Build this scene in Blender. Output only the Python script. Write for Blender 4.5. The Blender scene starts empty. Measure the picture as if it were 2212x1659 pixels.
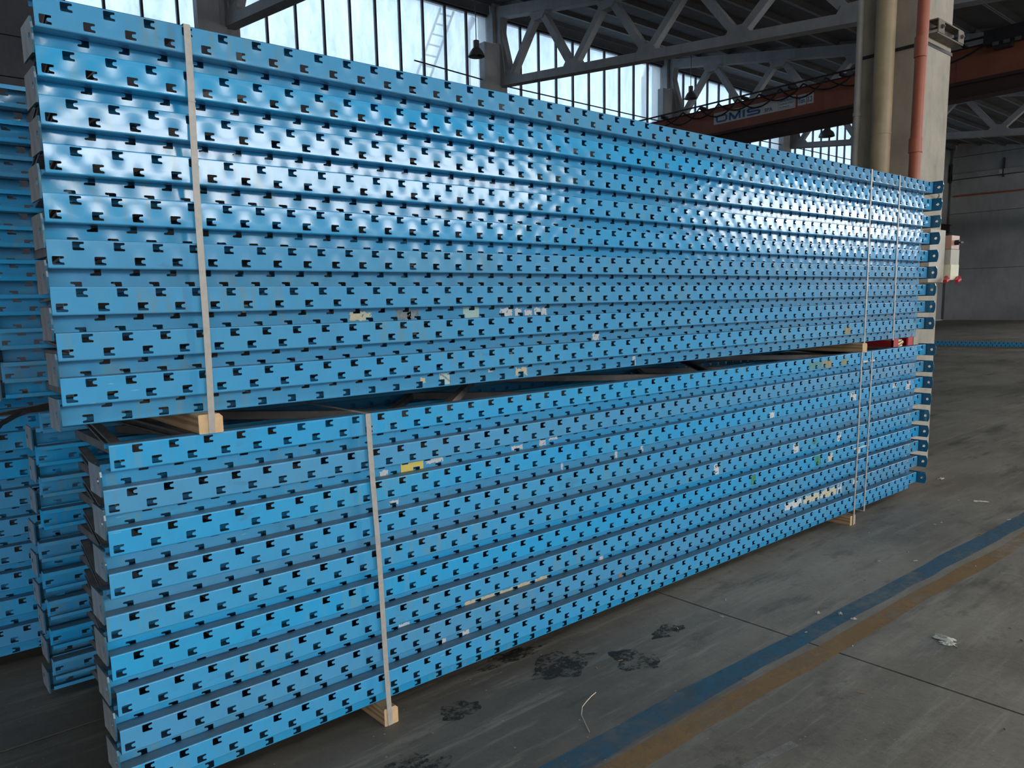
import bpy, bmesh, math, random
from mathutils import Vector, Matrix
from mathutils.geometry import tessellate_polygon
random.seed(7)
C = bpy.context.scene.collection
PI = math.pi

# ------------------------------------------------------------------ camera
W_, H_ = 2212.0, 1659.0
FPX, PX, PY, EYE = 1667.9988, 1092.4656, 890.8045, 1.51575
YAW, PIT, ROL = 0.70688920, 0.14138831, 0.02090356
fwd = Vector((math.sin(YAW)*math.cos(PIT), math.cos(YAW)*math.cos(PIT), -math.sin(PIT)))
rgt = Vector((math.cos(YAW), -math.sin(YAW), 0)); dwn = fwd.cross(rgt)
r2 = math.cos(ROL)*rgt + math.sin(ROL)*dwn
d2 = -math.sin(ROL)*rgt + math.cos(ROL)*dwn
cd = bpy.data.cameras.new('camera'); cam = bpy.data.objects.new('camera', cd); C.objects.link(cam)
m = Matrix((r2, -d2, -fwd)).transposed().to_4x4(); m.translation = Vector((0, 0, EYE)); cam.matrix_world = m
cd.sensor_fit = 'HORIZONTAL'; cd.sensor_width = 36.0; cd.lens = 36.0*FPX/W_
cd.shift_x = (W_/2-PX)/W_; cd.shift_y = (PY-H_/2)/W_
cd.clip_start = 0.05; cd.clip_end = 400
bpy.context.scene.camera = cam

# ------------------------------------------------------------------ world, lights, exposure
wd = bpy.data.worlds.new('world'); bpy.context.scene.world = wd; wd.use_nodes = True
bg = wd.node_tree.nodes['Background']; bg.inputs[0].default_value = (0.74, 0.88, 1.0, 1); bg.inputs[1].default_value = 2.1
vs = bpy.context.scene.view_settings
vs.view_transform = 'Standard'; vs.look = 'None'; vs.exposure = 0.0; vs.gamma = 1.0; vs.use_curve_mapping = False

SUN = 3.0
def light(name, kind, loc, rot, energy, col, **kw):
    l = bpy.data.lights.new(name, kind); l.energy = energy; l.color = col
    for k, v in kw.items(): setattr(l, k, v)
    o = bpy.data.objects.new(name, l); o.location = loc; o.rotation_euler = rot; C.objects.link(o); return o
# late low sun through a tall opening added in the unseen part of the end wall
AZ, EL = math.radians(78.5), math.radians(4)
sdir = Vector((-math.sin(AZ)*math.cos(EL), math.cos(AZ)*math.cos(EL), -math.sin(EL)))
s = light('sun', 'SUN', (30, -20, 10), (0, 0, 0), SUN, (1.0, 0.80, 0.56), angle=math.radians(2.2))
s.rotation_euler = sdir.to_track_quat('-Z', 'Y').to_euler()
# daylight standing in the strip windows and the doorways of the front wall (y = -12), shining into the hall
FY = -12.0
AL = {}
def daylight(name, x0, x1, z0, z1, rad, col):
    a = (x1-x0)*(z1-z0)
    o = light(name, 'AREA', ((x0+x1)/2, FY-0.15, (z0+z1)/2), (PI/2, 0, 0), rad*PI*a, col, shape='RECTANGLE', size=x1-x0, size_y=z1-z0)
    AL[name] = o
daylight('daylight_strip_window', 3.4, 15.6, 4.0, 5.25, 15.5, (1.0, 0.975, 0.93))
daylight('daylight_strip_window', 24.5, 41, 4.1, 5.4, 16.0, (1.0, 0.975, 0.93))
light('added_roof_fill', 'AREA', (19, -5.2, 9.2), (0, 0, 0), 0.6*PI*50*3.2, (1.0, 0.97, 0.92), shape='RECTANGLE', size=50, size_y=3.2)  # added soft key lamp over an invented slot in the unseen roof
light('added_roof_fill', 'AREA', (37, -5.2, 9.15), (0, 0, 0), 15.0*PI*20*3.2, (0.97, 0.98, 1.0), shape='RECTANGLE', size=20, size_y=3.2)  # second added lamp, stronger, to brighten the far floor and end wall
daylight('daylight_doorway', -14, 0.4, 0.2, 5.4, 2.0, (0.95, 0.97, 1.0))

# ------------------------------------------------------------------ helpers
def setp(o, label=None, cat=None, group=None, kind=None):
    if label: o['label'] = label
    if cat: o['category'] = cat
    if group: o['group'] = group
    if kind: o['kind'] = kind
    return o
def mesh(name, V, F, mats, fm=None, smooth=False):
    me = bpy.data.meshes.new(name); me.from_pydata([tuple(v) for v in V], [], F)
    for mt in (mats if isinstance(mats, (list, tuple)) else [mats]): me.materials.append(mt)
    if fm: me.polygons.foreach_set('material_index', fm)
    if smooth: me.polygons.foreach_set('use_smooth', [True]*len(F))
    me.update(); return me
def obj(name, me, parent=None, loc=(0, 0, 0), rot=(0, 0, 0), **kw):
    o = bpy.data.objects.new(name, me); C.objects.link(o); o.location = loc; o.rotation_euler = rot
    if parent: o.parent = parent
    if kw: setp(o, **kw)
    return o
def empty(name, loc=(0, 0, 0), rot=(0, 0, 0), **kw):
    o = obj(name, None, None, loc, rot, **kw); o.empty_display_size = 0.1; return o
class MB:
    def __init__(s): s.V = []; s.F = []; s.M = []
    def add(s, V, F, mi=0):
        n = len(s.V); s.V += [tuple(v) for v in V]; s.F += [tuple(i+n for i in f) for f in F]; s.M += [mi]*len(F); return s
    def box(s, x0, x1, y0, y1, z0, z1, mi=0):
        return s.add([(x0,y0,z0),(x1,y0,z0),(x1,y1,z0),(x0,y1,z0),(x0,y0,z1),(x1,y0,z1),(x1,y1,z1),(x0,y1,z1)],
                     [(0,3,2,1),(4,5,6,7),(0,1,5,4),(1,2,6,5),(2,3,7,6),(3,0,4,7)], mi)
    def prism(s, poly, axis, a, b, mi=0):
        """poly: list of 2D points; axis: 'x','y','z' = extrusion axis"""
        n = len(poly)
        def P(p, t):
            return (t, p[0], p[1]) if axis == 'x' else (p[0], t, p[1]) if axis == 'y' else (p[0], p[1], t)
        V = [P(p, a) for p in poly]+[P(p, b) for p in poly]
        tr = tessellate_polygon([[Vector((p[0], p[1], 0)) for p in poly]])
        F = [tuple(t) for t in tr]+[tuple(i+n for i in reversed(t)) for t in tr]+[(i, (i+1) % n, (i+1) % n+n, i+n) for i in range(n)]
        return s.add(V, F, mi)
    def tube(s, pts, r, n=8, mi=0):
        pts = [Vector(p) for p in pts]; V = []; F = []
        for i, p in enumerate(pts):
            t = (pts[min(i+1, len(pts)-1)]-pts[max(i-1, 0)]).normalized()
            u = t.cross(Vector((0, 0, 1)));
            if u.length < 1e-3: u = Vector((1, 0, 0))
            u.normalize(); w = t.cross(u)
            rr = r[i] if isinstance(r, (list, tuple)) else r
            V += [p+rr*(math.cos(2*PI*k/n)*u+math.sin(2*PI*k/n)*w) for k in range(n)]
        for i in range(len(pts)-1):
            F += [(i*n+k, i*n+(k+1) % n, (i+1)*n+(k+1) % n, (i+1)*n+k) for k in range(n)]
        F += [tuple(range(n-1, -1, -1)), tuple((len(pts)-1)*n+k for k in range(n))]
        return s.add(V, F, mi)
    def lathe(s, prof, n=20, c=(0, 0, 0), mi=0):
        V = []; F = []
        for (r, z) in prof: V += [(c[0]+r*math.cos(2*PI*k/n), c[1]+r*math.sin(2*PI*k/n), c[2]+z) for k in range(n)]
        for i in range(len(prof)-1):
            F += [(i*n+k, i*n+(k+1) % n, (i+1)*n+(k+1) % n, (i+1)*n+k) for k in range(n)]
        return s.add(V, F, mi)
    def me(s, name, mats, smooth=False):
        me = mesh(name, s.V, s.F, mats, s.M, smooth)
        bm = bmesh.new(); bm.from_mesh(me); bmesh.ops.recalc_face_normals(bm, faces=bm.faces); bm.to_mesh(me); bm.free(); return me
def smooth_by_angle(me, deg=35):
    bm = bmesh.new(); bm.from_mesh(me)
    bmesh.ops.remove_doubles(bm, verts=bm.verts, dist=1e-5)
    for e in bm.edges:
        e.smooth = not (len(e.link_faces) == 2 and e.calc_face_angle(0) > math.radians(deg))
    for f in bm.faces: f.smooth = True
    bm.to_mesh(me); bm.free()

# ------------------------------------------------------------------ materials
class N:
    def __init__(s, name):
        s.m = bpy.data.materials.new(name); s.m.use_nodes = True; s.t = s.m.node_tree; s.n = s.t.nodes; s.L = s.t.links.new
        s.b = s.n['Principled BSDF']
    def node(s, ty, **kw):
        x = s.n.new(ty)
        for k, v in kw.items():
            if k.startswith('i_'): x.inputs[int(k[2:]) if k[2:].isdigit() else k[2:].replace('_', ' ')].default_value = v
            else: setattr(x, k, v)
        return x
    def math(s, op, a, b=None, c=None):
        x = s.n.new('ShaderNodeMath'); x.operation = op
        for i, v in enumerate((a, b, c)):
            if v is None: continue
            if isinstance(v, (int, float)): x.inputs[i].default_value = v
            else: s.L(v, x.inputs[i])
        return x.outputs[0]
    def noise(s, vec, scale, detail=4, rough=0.6, stretch=None):
        if stretch:
            mp = s.node('ShaderNodeMapping'); mp.inputs['Scale'].default_value = stretch; s.L(vec, mp.inputs['Vector']); vec = mp.outputs[0]
        x = s.node('ShaderNodeTexNoise'); x.inputs['Scale'].default_value = scale; x.inputs['Detail'].default_value = detail; x.inputs['Roughness'].default_value = rough
        s.L(vec, x.inputs['Vector']); return x.outputs[0]
    def ramp(s, fac, stops):
        x = s.node('ShaderNodeValToRGB'); e = x.color_ramp.elements
        while len(e) < len(stops): e.new(0.5)
        for el, (p, c) in zip(e, stops): el.position = p; el.color = (c, c, c, 1) if isinstance(c, (int, float)) else (*c, 1)
        s.L(fac, x.inputs[0]); return x.outputs[0]
    def mix(s, fac, a, b, mode='MIX'):
        x = s.node('ShaderNodeMix'); x.data_type = 'RGBA'; x.blend_type = mode
        for sock, v in ((x.inputs[0], fac), (x.inputs[6], a), (x.inputs[7], b)):
            if isinstance(v, (int, float)): sock.default_value = v
            elif isinstance(v, tuple): sock.default_value = (*v, 1)
            else: s.L(v, sock)
        return x.outputs[2]
    def bump(s, h, dist, strength=1.0):
        x = s.node('ShaderNodeBump'); x.inputs['Distance'].default_value = dist; x.inputs['Strength'].default_value = strength
        s.L(h, x.inputs['Height']); s.L(x.outputs[0], s.b.inputs['Normal']); return x
    def col(s, v):
        if isinstance(v, tuple): s.b.inputs['Base Color'].default_value = (*v, 1)
        else: s.L(v, s.b.inputs['Base Color'])
    def set(s, **kw):
        for k, v in kw.items():
            i = s.b.inputs[k.replace('_', ' ')]
            if isinstance(v, (int, float)): i.default_value = v
            else: s.L(v, i)
        return s.m
def simple(name, c, rough=0.6, metal=0.0, var=0.25, scale=6.0, bump=0.0, spec=0.5, coords='Object'):
    k = N(name); tc = k.node('ShaderNodeTexCoord').outputs[coords]
    f = k.noise(tc, scale, 5, 0.6)
    lo = tuple(x*(1-var) for x in c); hi = tuple(min(1, x*(1+var)) for x in c)
    k.col(k.ramp(f, [(0.3, lo), (0.7, hi)]))
    if bump: k.bump(f, bump)
    return k.set(Roughness=rough, Metallic=metal, Specular_IOR_Level=spec)

def blue_paint(name, base, dirty, dents=True):
    k = N(name); tc = k.node('ShaderNodeTexCoord').outputs['Object']
    oi = k.node('ShaderNodeObjectInfo').outputs['Random']
    wob = k.node('ShaderNodeVectorMath', operation='ADD'); k.L(tc, wob.inputs[0])
    cmb = k.node('ShaderNodeCombineXYZ'); rs = k.math('MULTIPLY', oi, 37.0); k.L(rs, cmb.inputs[0]); k.L(rs, cmb.inputs[2]); k.L(cmb.outputs[0], wob.inputs[1])
    v = wob.outputs[0]
    big = k.noise(v, 1.1, 5, 0.6, (1, 1, 2))
    streak = k.noise(v, 9, 4, 0.6, (1, 1, .35))
    c = k.mix(k.ramp(big, [(0.48, 0.0), (0.78, 0.6)]), base, dirty)
    c = k.mix(k.math('MULTIPLY', k.ramp(streak, [(0.5, 0.0), (0.8, 1.0)]), 0.45), c, tuple(x*0.72+0.03 for x in base))
    grime = k.noise(v, 3.2, 8, 0.72, (1, 1, 2.5))
    c = k.mix(k.ramp(grime, [(0.60, 0.0), (0.74, 0.6)]), c, (0.10, 0.125, 0.12))
    scr = k.noise(v, 26, 3, 0.55, (.35, 1, 3.2)); c = k.mix(k.ramp(scr, [(0.70, 0.0), (0.74, 0.7)]), c, (0.34, 0.52, 0.62))
    run = k.noise(v, 34, 4, 0.6, (1, 1, .10)); gm = k.noise(v, 1.9, 3, 0.5)
    c = k.mix(k.math('MULTIPLY', k.ramp(run, [(0.48, 0.0), (0.62, 0.55)]), k.ramp(gm, [(0.50, 0.0), (0.60, 1.0)])), c, (0.16, 0.31, 0.36))
    gz = k.node('ShaderNodeSeparateXYZ'); k.L(k.node('ShaderNodeNewGeometry').outputs['Normal'], gz.inputs[0])
    dust = k.math('MULTIPLY', k.ramp(gz.outputs[2], [(0.80, 0.0), (0.97, 1.0)]), k.ramp(k.noise(v, 6, 5, 0.7), [(0.3, 0.65), (0.7, 0.95)]))
    c = k.mix(dust, c, (0.075, 0.115, 0.135))
    var = k.node('ShaderNodeHueSaturation'); k.L(c, var.inputs['Color'])
    k.L(k.math('MULTIPLY_ADD', oi, 0.22, 0.88), var.inputs['Value']); k.L(k.math('MULTIPLY_ADD', oi, 0.12, 0.92), var.inputs['Saturation'])
    k.col(var.outputs[0])
    hgt = k.math('MULTIPLY', k.noise(v, 60, 2, 0.5), 0.03)
    if dents:
        sp = k.node('ShaderNodeSeparateXYZ'); k.L(tc, sp.inputs[0])
        def pit(x0, z0):
            fx = k.math('MULTIPLY', k.math('ABSOLUTE', k.math('SUBTRACT', k.math('FRACT', k.math('DIVIDE', k.math('SUBTRACT', sp.outputs[0], x0-0.05), 0.1)), 0.5)), 0.1)
            dz = k.math('MULTIPLY', k.math('SUBTRACT', sp.outputs[2], z0), 1.25)
            d = k.math('SQRT', k.math('ADD', k.math('MULTIPLY', fx, fx), k.math('MULTIPLY', dz, dz)))
            return k.math('POWER', k.math('MAXIMUM', k.math('SUBTRACT', 1.0, k.math('DIVIDE', d, 0.048)), 0.0), 1.5)
        # face local frame of the uprights: length centred on 0 (2.769 half), top row of holes z +.0213, lower row -.0173
        p = k.math('ADD', pit(-2.769+0.074, 0.0213), pit(-2.769+0.024, -0.0173))
        amp = k.math('MULTIPLY_ADD', k.noise(v, 1.7, 2, 0.5), 1.6, 0.1)
        sn = k.node('ShaderNodeSeparateXYZ'); tcn = k.node('ShaderNodeTexCoord'); k.L(tcn.outputs['Normal'], sn.inputs[0])
        p = k.math('MULTIPLY', p, k.math('GREATER_THAN', k.math('ABSOLUTE', sn.outputs[1]), 0.97))
        hgt = k.math('ADD', hgt, k.math('MULTIPLY', p, amp))
        hgt = k.math('ADD', hgt, k.math('MULTIPLY', k.noise(v, 7, 2, 0.5), 0.5))
    k.bump(hgt, 0.0011)
    k.set(Roughness=k.math('ADD', k.ramp(big, [(0.3, 0.10), (0.8, 0.2)]), k.math('MULTIPLY', dust, 0.4)), Specular_IOR_Level=0.6)
    return k.m
M = {}
M['blue'] = blue_paint('blue_rack_paint', (0.044, 0.345, 0.645), (0.072, 0.345, 0.54))
M['blue_plain'] = blue_paint('blue_paint_plain', (0.045, 0.22, 0.40), (0.07, 0.22, 0.33), False)
M['blue_dark'] = blue_paint('blue_plate_paint', (0.022, 0.11, 0.19), (0.03, 0.11, 0.16), False)
M['brace'] = simple('brace_steel', (0.20, 0.18, 0.165), 0.5, 0.1, 0.3, 9)
def steel_plate():
    k = N('bare_steel_plate'); tc = k.node('ShaderNodeTexCoord').outputs['Object']
    a = k.noise(tc, 22, 6, 0.7, (1, 1, .4)); b = k.noise(tc, 9, 4, 0.6)
    c = k.ramp(a, [(0.3, (0.26, 0.28, 0.31)), (0.6, (0.44, 0.46, 0.49)), (0.8, (0.62, 0.61, 0.60))])
    c = k.mix(k.ramp(b, [(0.6, 0.0), (0.75, 0.6)]), c, (0.20, 0.13, 0.08)); k.col(c); k.bump(a, 0.0006)
    return k.set(Roughness=0.42, Metallic=0.15)
M['steel'] = steel_plate()
M['strap'] = simple('plastic_strap', (0.42, 0.385, 0.35), 0.38, 0.0, 0.12, 40)
M['black_strap'] = simple('black_strap', (0.03, 0.03, 0.035), 0.25, 0.0, 0.2, 30)
def wood(name, c0, c1, sc=1.0):
    k = N(name); tc = k.node('ShaderNodeTexCoord').outputs['Object']
    w = k.node('ShaderNodeTexWave'); w.inputs['Scale'].default_value = 14*sc; w.inputs['Distortion'].default_value = 5; w.inputs['Detail'].default_value = 3; w.bands_direction = 'Z'
    mp = k.node('ShaderNodeMapping'); mp.inputs['Scale'].default_value = (1.0, 0.10, 1.0); k.L(tc, mp.inputs['Vector']); k.L(mp.outputs[0], w.inputs['Vector'])
    n = k.noise(tc, 12, 5, 0.6, (1, .2, 1)); f = k.math('MULTIPLY_ADD', w.outputs[1], 0.45, k.math('MULTIPLY', n, 0.55))
    k.col(k.ramp(f, [(0.25, c0), (0.7, c1)])); k.bump(f, 0.0006); return k.set(Roughness=0.75)
M['wood'] = wood('sawn_timber', (0.30, 0.17, 0.08), (0.52, 0.33, 0.17))
M['wood_end'] = simple('timber_end_grain', (0.66, 0.44, 0.24), 0.8, 0, 0.14, 30)
def concrete(name, c0, c1, spot=(0.10, 0.10, 0.10), sc=1.0, rough=0.85):
    k = N(name); tc = k.node('ShaderNodeTexCoord').outputs['Object']
    a = k.noise(tc, 1.3*sc, 8, 0.65); b = k.noise(tc, 5*sc, 6, 0.7, (1, 1, .25))
    c = k.ramp(a, [(0.3, c0), (0.7, c1)])
    c = k.mix(k.math('MULTIPLY', k.ramp(b, [(0.5, 0.0), (0.75, 1.0)]), 0.4), c, spot)
    k.col(c); k.bump(k.noise(tc, 30*sc, 5, 0.7), 0.002, 0.6); return k.set(Roughness=rough, Specular_IOR_Level=0.3)
M['conc'] = concrete('truss_concrete', (0.30, 0.31, 0.33), (0.44, 0.45, 0.48), (0.20, 0.21, 0.22))
M['conc_col'] = concrete('column_concrete', (0.36, 0.32, 0.26), (0.52, 0.46, 0.37), (0.24, 0.20, 0.15), 2.2)
M['conc_wall'] = concrete('wall_concrete', (0.33, 0.34, 0.35), (0.46, 0.47, 0.48), (0.22, 0.225, 0.23), .6)
M['conc_shade'] = concrete('backlit_shade_wall_concrete', (0.10, 0.105, 0.13), (0.16, 0.165, 0.19), (0.07, 0.07, 0.09), .6)  # wall concrete with its backlit shade painted into the colour
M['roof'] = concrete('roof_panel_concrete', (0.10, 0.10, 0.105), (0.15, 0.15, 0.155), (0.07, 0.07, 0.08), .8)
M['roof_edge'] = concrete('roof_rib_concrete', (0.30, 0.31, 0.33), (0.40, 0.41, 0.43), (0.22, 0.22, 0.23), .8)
M['darkmetal'] = simple('dark_frame_metal', (0.05, 0.045, 0.06), 0.5, 0.3, 0.2)
def floor_mat():
    k = N('factory_floor_concrete'); tc = k.node('ShaderNodeTexCoord').outputs['Object']
    mpw = k.node('ShaderNodeNewGeometry').outputs['Position']
    a = k.noise(mpw, 0.55, 9, 0.68, (1, 1.3, 1)); b = k.noise(mpw, 2.6, 8, 0.7, (.55, 1.6, 1)); c3 = k.noise(mpw, 22, 6, 0.75)
    c = k.ramp(a, [(0.32, (0.125, 0.110, 0.090)), (0.5, (0.195, 0.174, 0.142)), (0.68, (0.262, 0.235, 0.192))])
    c = k.mix(k.math('MULTIPLY', k.ramp(b, [(0.48, 0.0), (0.68, 1.0)]), 0.55), c, (0.275, 0.25, 0.20))
    st = k.noise(mpw, 1.5, 6, 0.65, (.5, 2.2, 1)); c = k.mix(k.ramp(st, [(0.56, 0.0), (0.70, 0.72)]), c, (0.035, 0.032, 0.03))
    c = k.mix(k.math('MULTIPLY', k.ramp(c3, [(0.5, 0.0), (0.75, 1.0)]), 0.28), c, (0.03, 0.028, 0.025))
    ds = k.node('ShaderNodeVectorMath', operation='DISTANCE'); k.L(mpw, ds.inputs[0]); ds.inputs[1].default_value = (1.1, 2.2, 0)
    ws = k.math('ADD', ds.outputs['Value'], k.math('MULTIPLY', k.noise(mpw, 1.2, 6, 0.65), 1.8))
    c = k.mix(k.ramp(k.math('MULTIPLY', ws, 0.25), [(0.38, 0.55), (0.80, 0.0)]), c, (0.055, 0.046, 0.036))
    vr = k.node('ShaderNodeTexVoronoi'); vr.inputs['Scale'].default_value = 17; k.L(mpw, vr.inputs['Vector'])
    c = k.mix(k.ramp(vr.outputs['Distance'], [(0.045, 0.8), (0.075, 0.0)]), c, (0.32, 0.30, 0.26))
    sk = k.noise(mpw, 5, 7, 0.75, (.25, 2.6, 1)); c = k.mix(k.math('MULTIPLY', k.ramp(sk, [(0.52, 0.0), (0.66, 1.0)]), 0.5), c, (0.31, 0.285, 0.235))
    sd = k.noise(mpw, 3.3, 8, 0.8, (.8, 1.5, 1)); c = k.mix(k.math('MULTIPLY', k.ramp(sd, [(0.56, 0.0), (0.64, 1.0)]), 0.55), c, (0.075, 0.065, 0.05))
    v2 = k.node('ShaderNodeTexVoronoi'); v2.inputs['Scale'].default_value = 46; k.L(mpw, v2.inputs['Vector'])
    c = k.mix(k.ramp(v2.outputs['Distance'], [(0.07, 0.55), (0.11, 0.0)]), c, (0.05, 0.045, 0.038))
    k.col(c); h = k.math('ADD', k.math('MULTIPLY', c3, 0.6), k.math('MULTIPLY', b, 0.8)); k.bump(h, 0.003, 0.8)
    return k.set(Roughness=k.ramp(a, [(0.3, 0.48), (0.7, 0.68)]), Specular_IOR_Level=0.32)
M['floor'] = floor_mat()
M['joint'] = simple('floor_joint_dark', (0.02, 0.018, 0.016), 0.95)
def worn(name, c, lo, hi, sc, mx=1.0, a=None):
    """thin worn paint: holes where it is rubbed off"""
    k = N(name); p = k.node('ShaderNodeNewGeometry').outputs['Position']
    n = k.noise(p, sc, 8, 0.75, (1, 1.4, 1)); n2 = k.noise(p, sc*7, 5, 0.7)
    f = k.math('ADD', k.math('MULTIPLY', n, 0.7), k.math('MULTIPLY', n2, 0.3))
    k.col(k.ramp(n, [(0.3, tuple(x*0.65 for x in c)), (0.7, c)]))
    k.set(Alpha=k.math('MULTIPLY', k.ramp(f, [(lo, 1.0), (hi, 0.0)]), mx), Roughness=0.6); return k.m
M['blue_line'] = worn('worn_blue_floor_paint', (0.035, 0.135, 0.215), 0.44, 0.66, 2.4, 0.88)
M['orange_line'] = worn('worn_orange_floor_paint', (0.33, 0.185, 0.065), 0.46, 0.66, 1.6, 0.75)
M['white_mark'] = worn('worn_white_floor_paint', (0.42, 0.41, 0.38), 0.38, 0.60, 9.0, 0.7)
M['green_mark'] = worn('worn_green_floor_paint', (0.06, 0.10, 0.06), 0.36, 0.56, 5.0, 0.6)
M['dirt_mark'] = worn('dirt_crust', (0.020, 0.018, 0.016), 0.44, 0.54, 9.0, 0.95)
def pane_mat():
    k = N('weathered_window_glass'); k.n.remove(k.b)
    tc = k.node('ShaderNodeTexCoord').outputs['Object']
    gp = k.node('ShaderNodeNewGeometry').outputs['Position']
    d = k.noise(gp, 2.5, 7, 0.75, (1, 1, .3)); d2 = k.noise(gp, 16, 5, 0.8, (1, 1, .6))
    c = k.ramp(d, [(0.35, (0.62, 0.72, 0.80)), (0.6, (0.86, 0.92, 0.95)), (0.8, (0.93, 0.96, 0.97))])
    c = k.mix(k.ramp(d2, [(0.55, 0.0), (0.70, 0.6)]), c, (0.36, 0.44, 0.54))
    tr = k.node('ShaderNodeBsdfTransparent'); k.L(c, tr.inputs[0])
    tl = k.node('ShaderNodeBsdfTranslucent'); tl.inputs[0].default_value = (0.9, 0.95, 1, 1)
    mx = k.node('ShaderNodeMixShader'); mx.inputs[0].default_value = 0.42; k.L(tr.outputs[0], mx.inputs[1]); k.L(tl.outputs[0], mx.inputs[2])
    k.L(mx.outputs[0], k.n['Material Output'].inputs[0]); return k.m
M['pane'] = pane_mat()
M['crane'] = simple('crane_red_paint', (0.235, 0.075, 0.045), 0.5, 0.0, 0.18, 2)
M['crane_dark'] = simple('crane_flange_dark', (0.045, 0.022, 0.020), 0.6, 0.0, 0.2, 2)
M['cable'] = simple('black_rubber_cable', (0.015, 0.015, 0.02), 0.5)
M['sign_white'] = simple('sign_white', (0.50, 0.53, 0.54), 0.5, 0, 0.06)
M['sign_blue'] = simple('sign_blue_ink', (0.03, 0.10, 0.30), 0.5, 0, 0.05)
M['lamp'] = simple('lamp_grey_enamel', (0.10, 0.10, 0.10), 0.4, 0.2, 0.15)
M['lamp_in'] = simple('lamp_reflector', (0.5, 0.48, 0.42), 0.2, 0.8, 0.1)
M['pipe_beige'] = simple('beige_plastic_pipe', (0.42, 0.31, 0.18), 0.5, 0, 0.18, 4)
M['pipe_red'] = simple('red_plastic_pipe', (0.42, 0.11, 0.055), 0.42, 0, 0.12, 5)
M['conduit'] = simple('grey_conduit', (0.42, 0.38, 0.33), 0.5, 0, 0.2, 5)
M['rusty'] = simple('rusty_bracket_steel', (0.17, 0.14, 0.11), 0.6, 0.3, 0.3, 14)
M['box_grey'] = simple('electric_box_grey', (0.48, 0.44, 0.36), 0.5, 0, 0.1, 9)
M['box_cream'] = simple('electric_box_cream', (0.75, 0.70, 0.50), 0.45, 0, 0.08, 9)
M['clear_cover'] = simple('clear_cover_plastic', (0.55, 0.30, 0.22), 0.2, 0, 0.1)
M['red_cab'] = simple('red_cabinet_paint', (0.50, 0.03, 0.04), 0.4, 0, 0.1, 9)
M['brass'] = simple('brass_fitting', (0.65, 0.5, 0.2), 0.3, 0.7, 0.1)
M['alu'] = simple('aluminium_ladder', (0.55, 0.57, 0.6), 0.4, 0.4, 0.1)
M['asphalt'] = simple('yard_asphalt', (0.16, 0.16, 0.15), 0.9, 0, 0.2, 2)
M['litter'] = simple('crumpled_paper', (0.50, 0.47, 0.40), 0.8, 0, 0.25, 60)
def sticker(name, c, var=0.2):
    k = N(name); tc = k.node('ShaderNodeTexCoord').outputs['Object']
    n = k.noise(tc, 45, 6, 0.7); k.col(k.ramp(n, [(0.35, tuple(x*(1-var) for x in c)), (0.6, c)]))
    return k.set(Roughness=0.7)
ST = {'white': sticker('label_white', (0.66, 0.68, 0.68), .15), 'cream': sticker('label_cream', (0.66, 0.60, 0.42)), 'grey': sticker('label_grey_dirt', (0.26, 0.30, 0.31), .5),
      'green': sticker('label_green_foil', (0.06, 0.30, 0.14), .6), 'pale': sticker('label_pale_green', (0.50, 0.66, 0.62), .1), 'palegreen': sticker('label_mint', (0.42, 0.62, 0.58), .15), 'tan': sticker('label_tan_tape', (0.34, 0.30, 0.17), .3),
      'green2': sticker('label_teal_rest', (0.10, 0.32, 0.32), .4), 'yellow': sticker('label_yellow', (0.78, 0.64, 0.16), .08), 'brown': sticker('label_brown_card', (0.38, 0.25, 0.15), .3), 'ink': sticker('label_print_ink', (0.03, 0.035, 0.05), .2)}

# ------------------------------------------------------------------ structure: ground, floor slabs
gr = obj('ground', MB().box(-120, 170, -150, 150, -0.5, -0.06).me('ground', M['asphalt']), kind='structure', label='asphalt yard outside the hall')
fl = obj('floor', MB().box(-15, 48.4, -12, 17.6, -0.06, -0.012).me('floor', M['joint']), kind='structure', label='dark bed under the concrete floor slabs')
XJ = [-15, -4.65, 3.1, 10.85, 18.6, 26.35, 34.1, 41.85, 48.4]; YJ = [-12, -4.6, 3.06, 10.3, 17.6]
g = 0.006
for i in range(len(XJ)-1):
    for j in range(len(YJ)-1):
        x0, x1, y0, y1 = XJ[i]+g, XJ[i+1]-g, YJ[j]+g, YJ[j+1]-g
        V = [(x0,y0,0),(x1,y0,0),(x1,y1,0),(x0,y1,0),(x0,y0,-.012),(x1,y0,-.012),(x1,y1,-.012),(x0,y1,-.012)]
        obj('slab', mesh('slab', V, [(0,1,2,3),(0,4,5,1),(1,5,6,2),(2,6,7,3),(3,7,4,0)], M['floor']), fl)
def flat(name, poly, z, mat, parent=fl, **kw):
    V = [(x, y, z) for x, y in poly]; tr = tessellate_polygon([[Vector((x, y, 0)) for x, y in poly]])
    me = mesh(name, V, [tuple(t) for t in tr], mat)
    bm = bmesh.new(); bm.from_mesh(me)
    for f in bm.faces:
        f.normal_update()
        if f.normal.z < 0: f.normal_flip()
    bm.to_mesh(me); bm.free()
    return obj(name, me, parent, **kw)
def rough_strip(up, lo, n=60, j=0.006):
    def samp(pts, t):
        x = pts[0][0]+(pts[-1][0]-pts[0][0])*t
        for a, b in zip(pts, pts[1:]):
            if a[0] <= x <= b[0]+1e-6: return (x, a[1]+(b[1]-a[1])*(x-a[0])/(b[0]-a[0]))
        return pts[-1]
    U = [samp(up, i/n) for i in range(n+1)]; Lo = [samp(lo, i/n) for i in range(n+1)]
    return [(x, y+random.uniform(-j, j)) for x, y in Lo]+[(x, y+random.uniform(-j, j)) for x, y in reversed(U)]
flat('painted_line', rough_strip([(0.2,1.74),(2.43,1.72),(3.34,1.69),(4.77,1.66),(5.74,1.63),(12,1.47)], [(0.2,1.62),(2.29,1.62),(3.19,1.60),(4.52,1.56),(5.44,1.53),(12,1.34)]), 0.0012, M['blue_line'], label='worn blue floor line')
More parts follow.
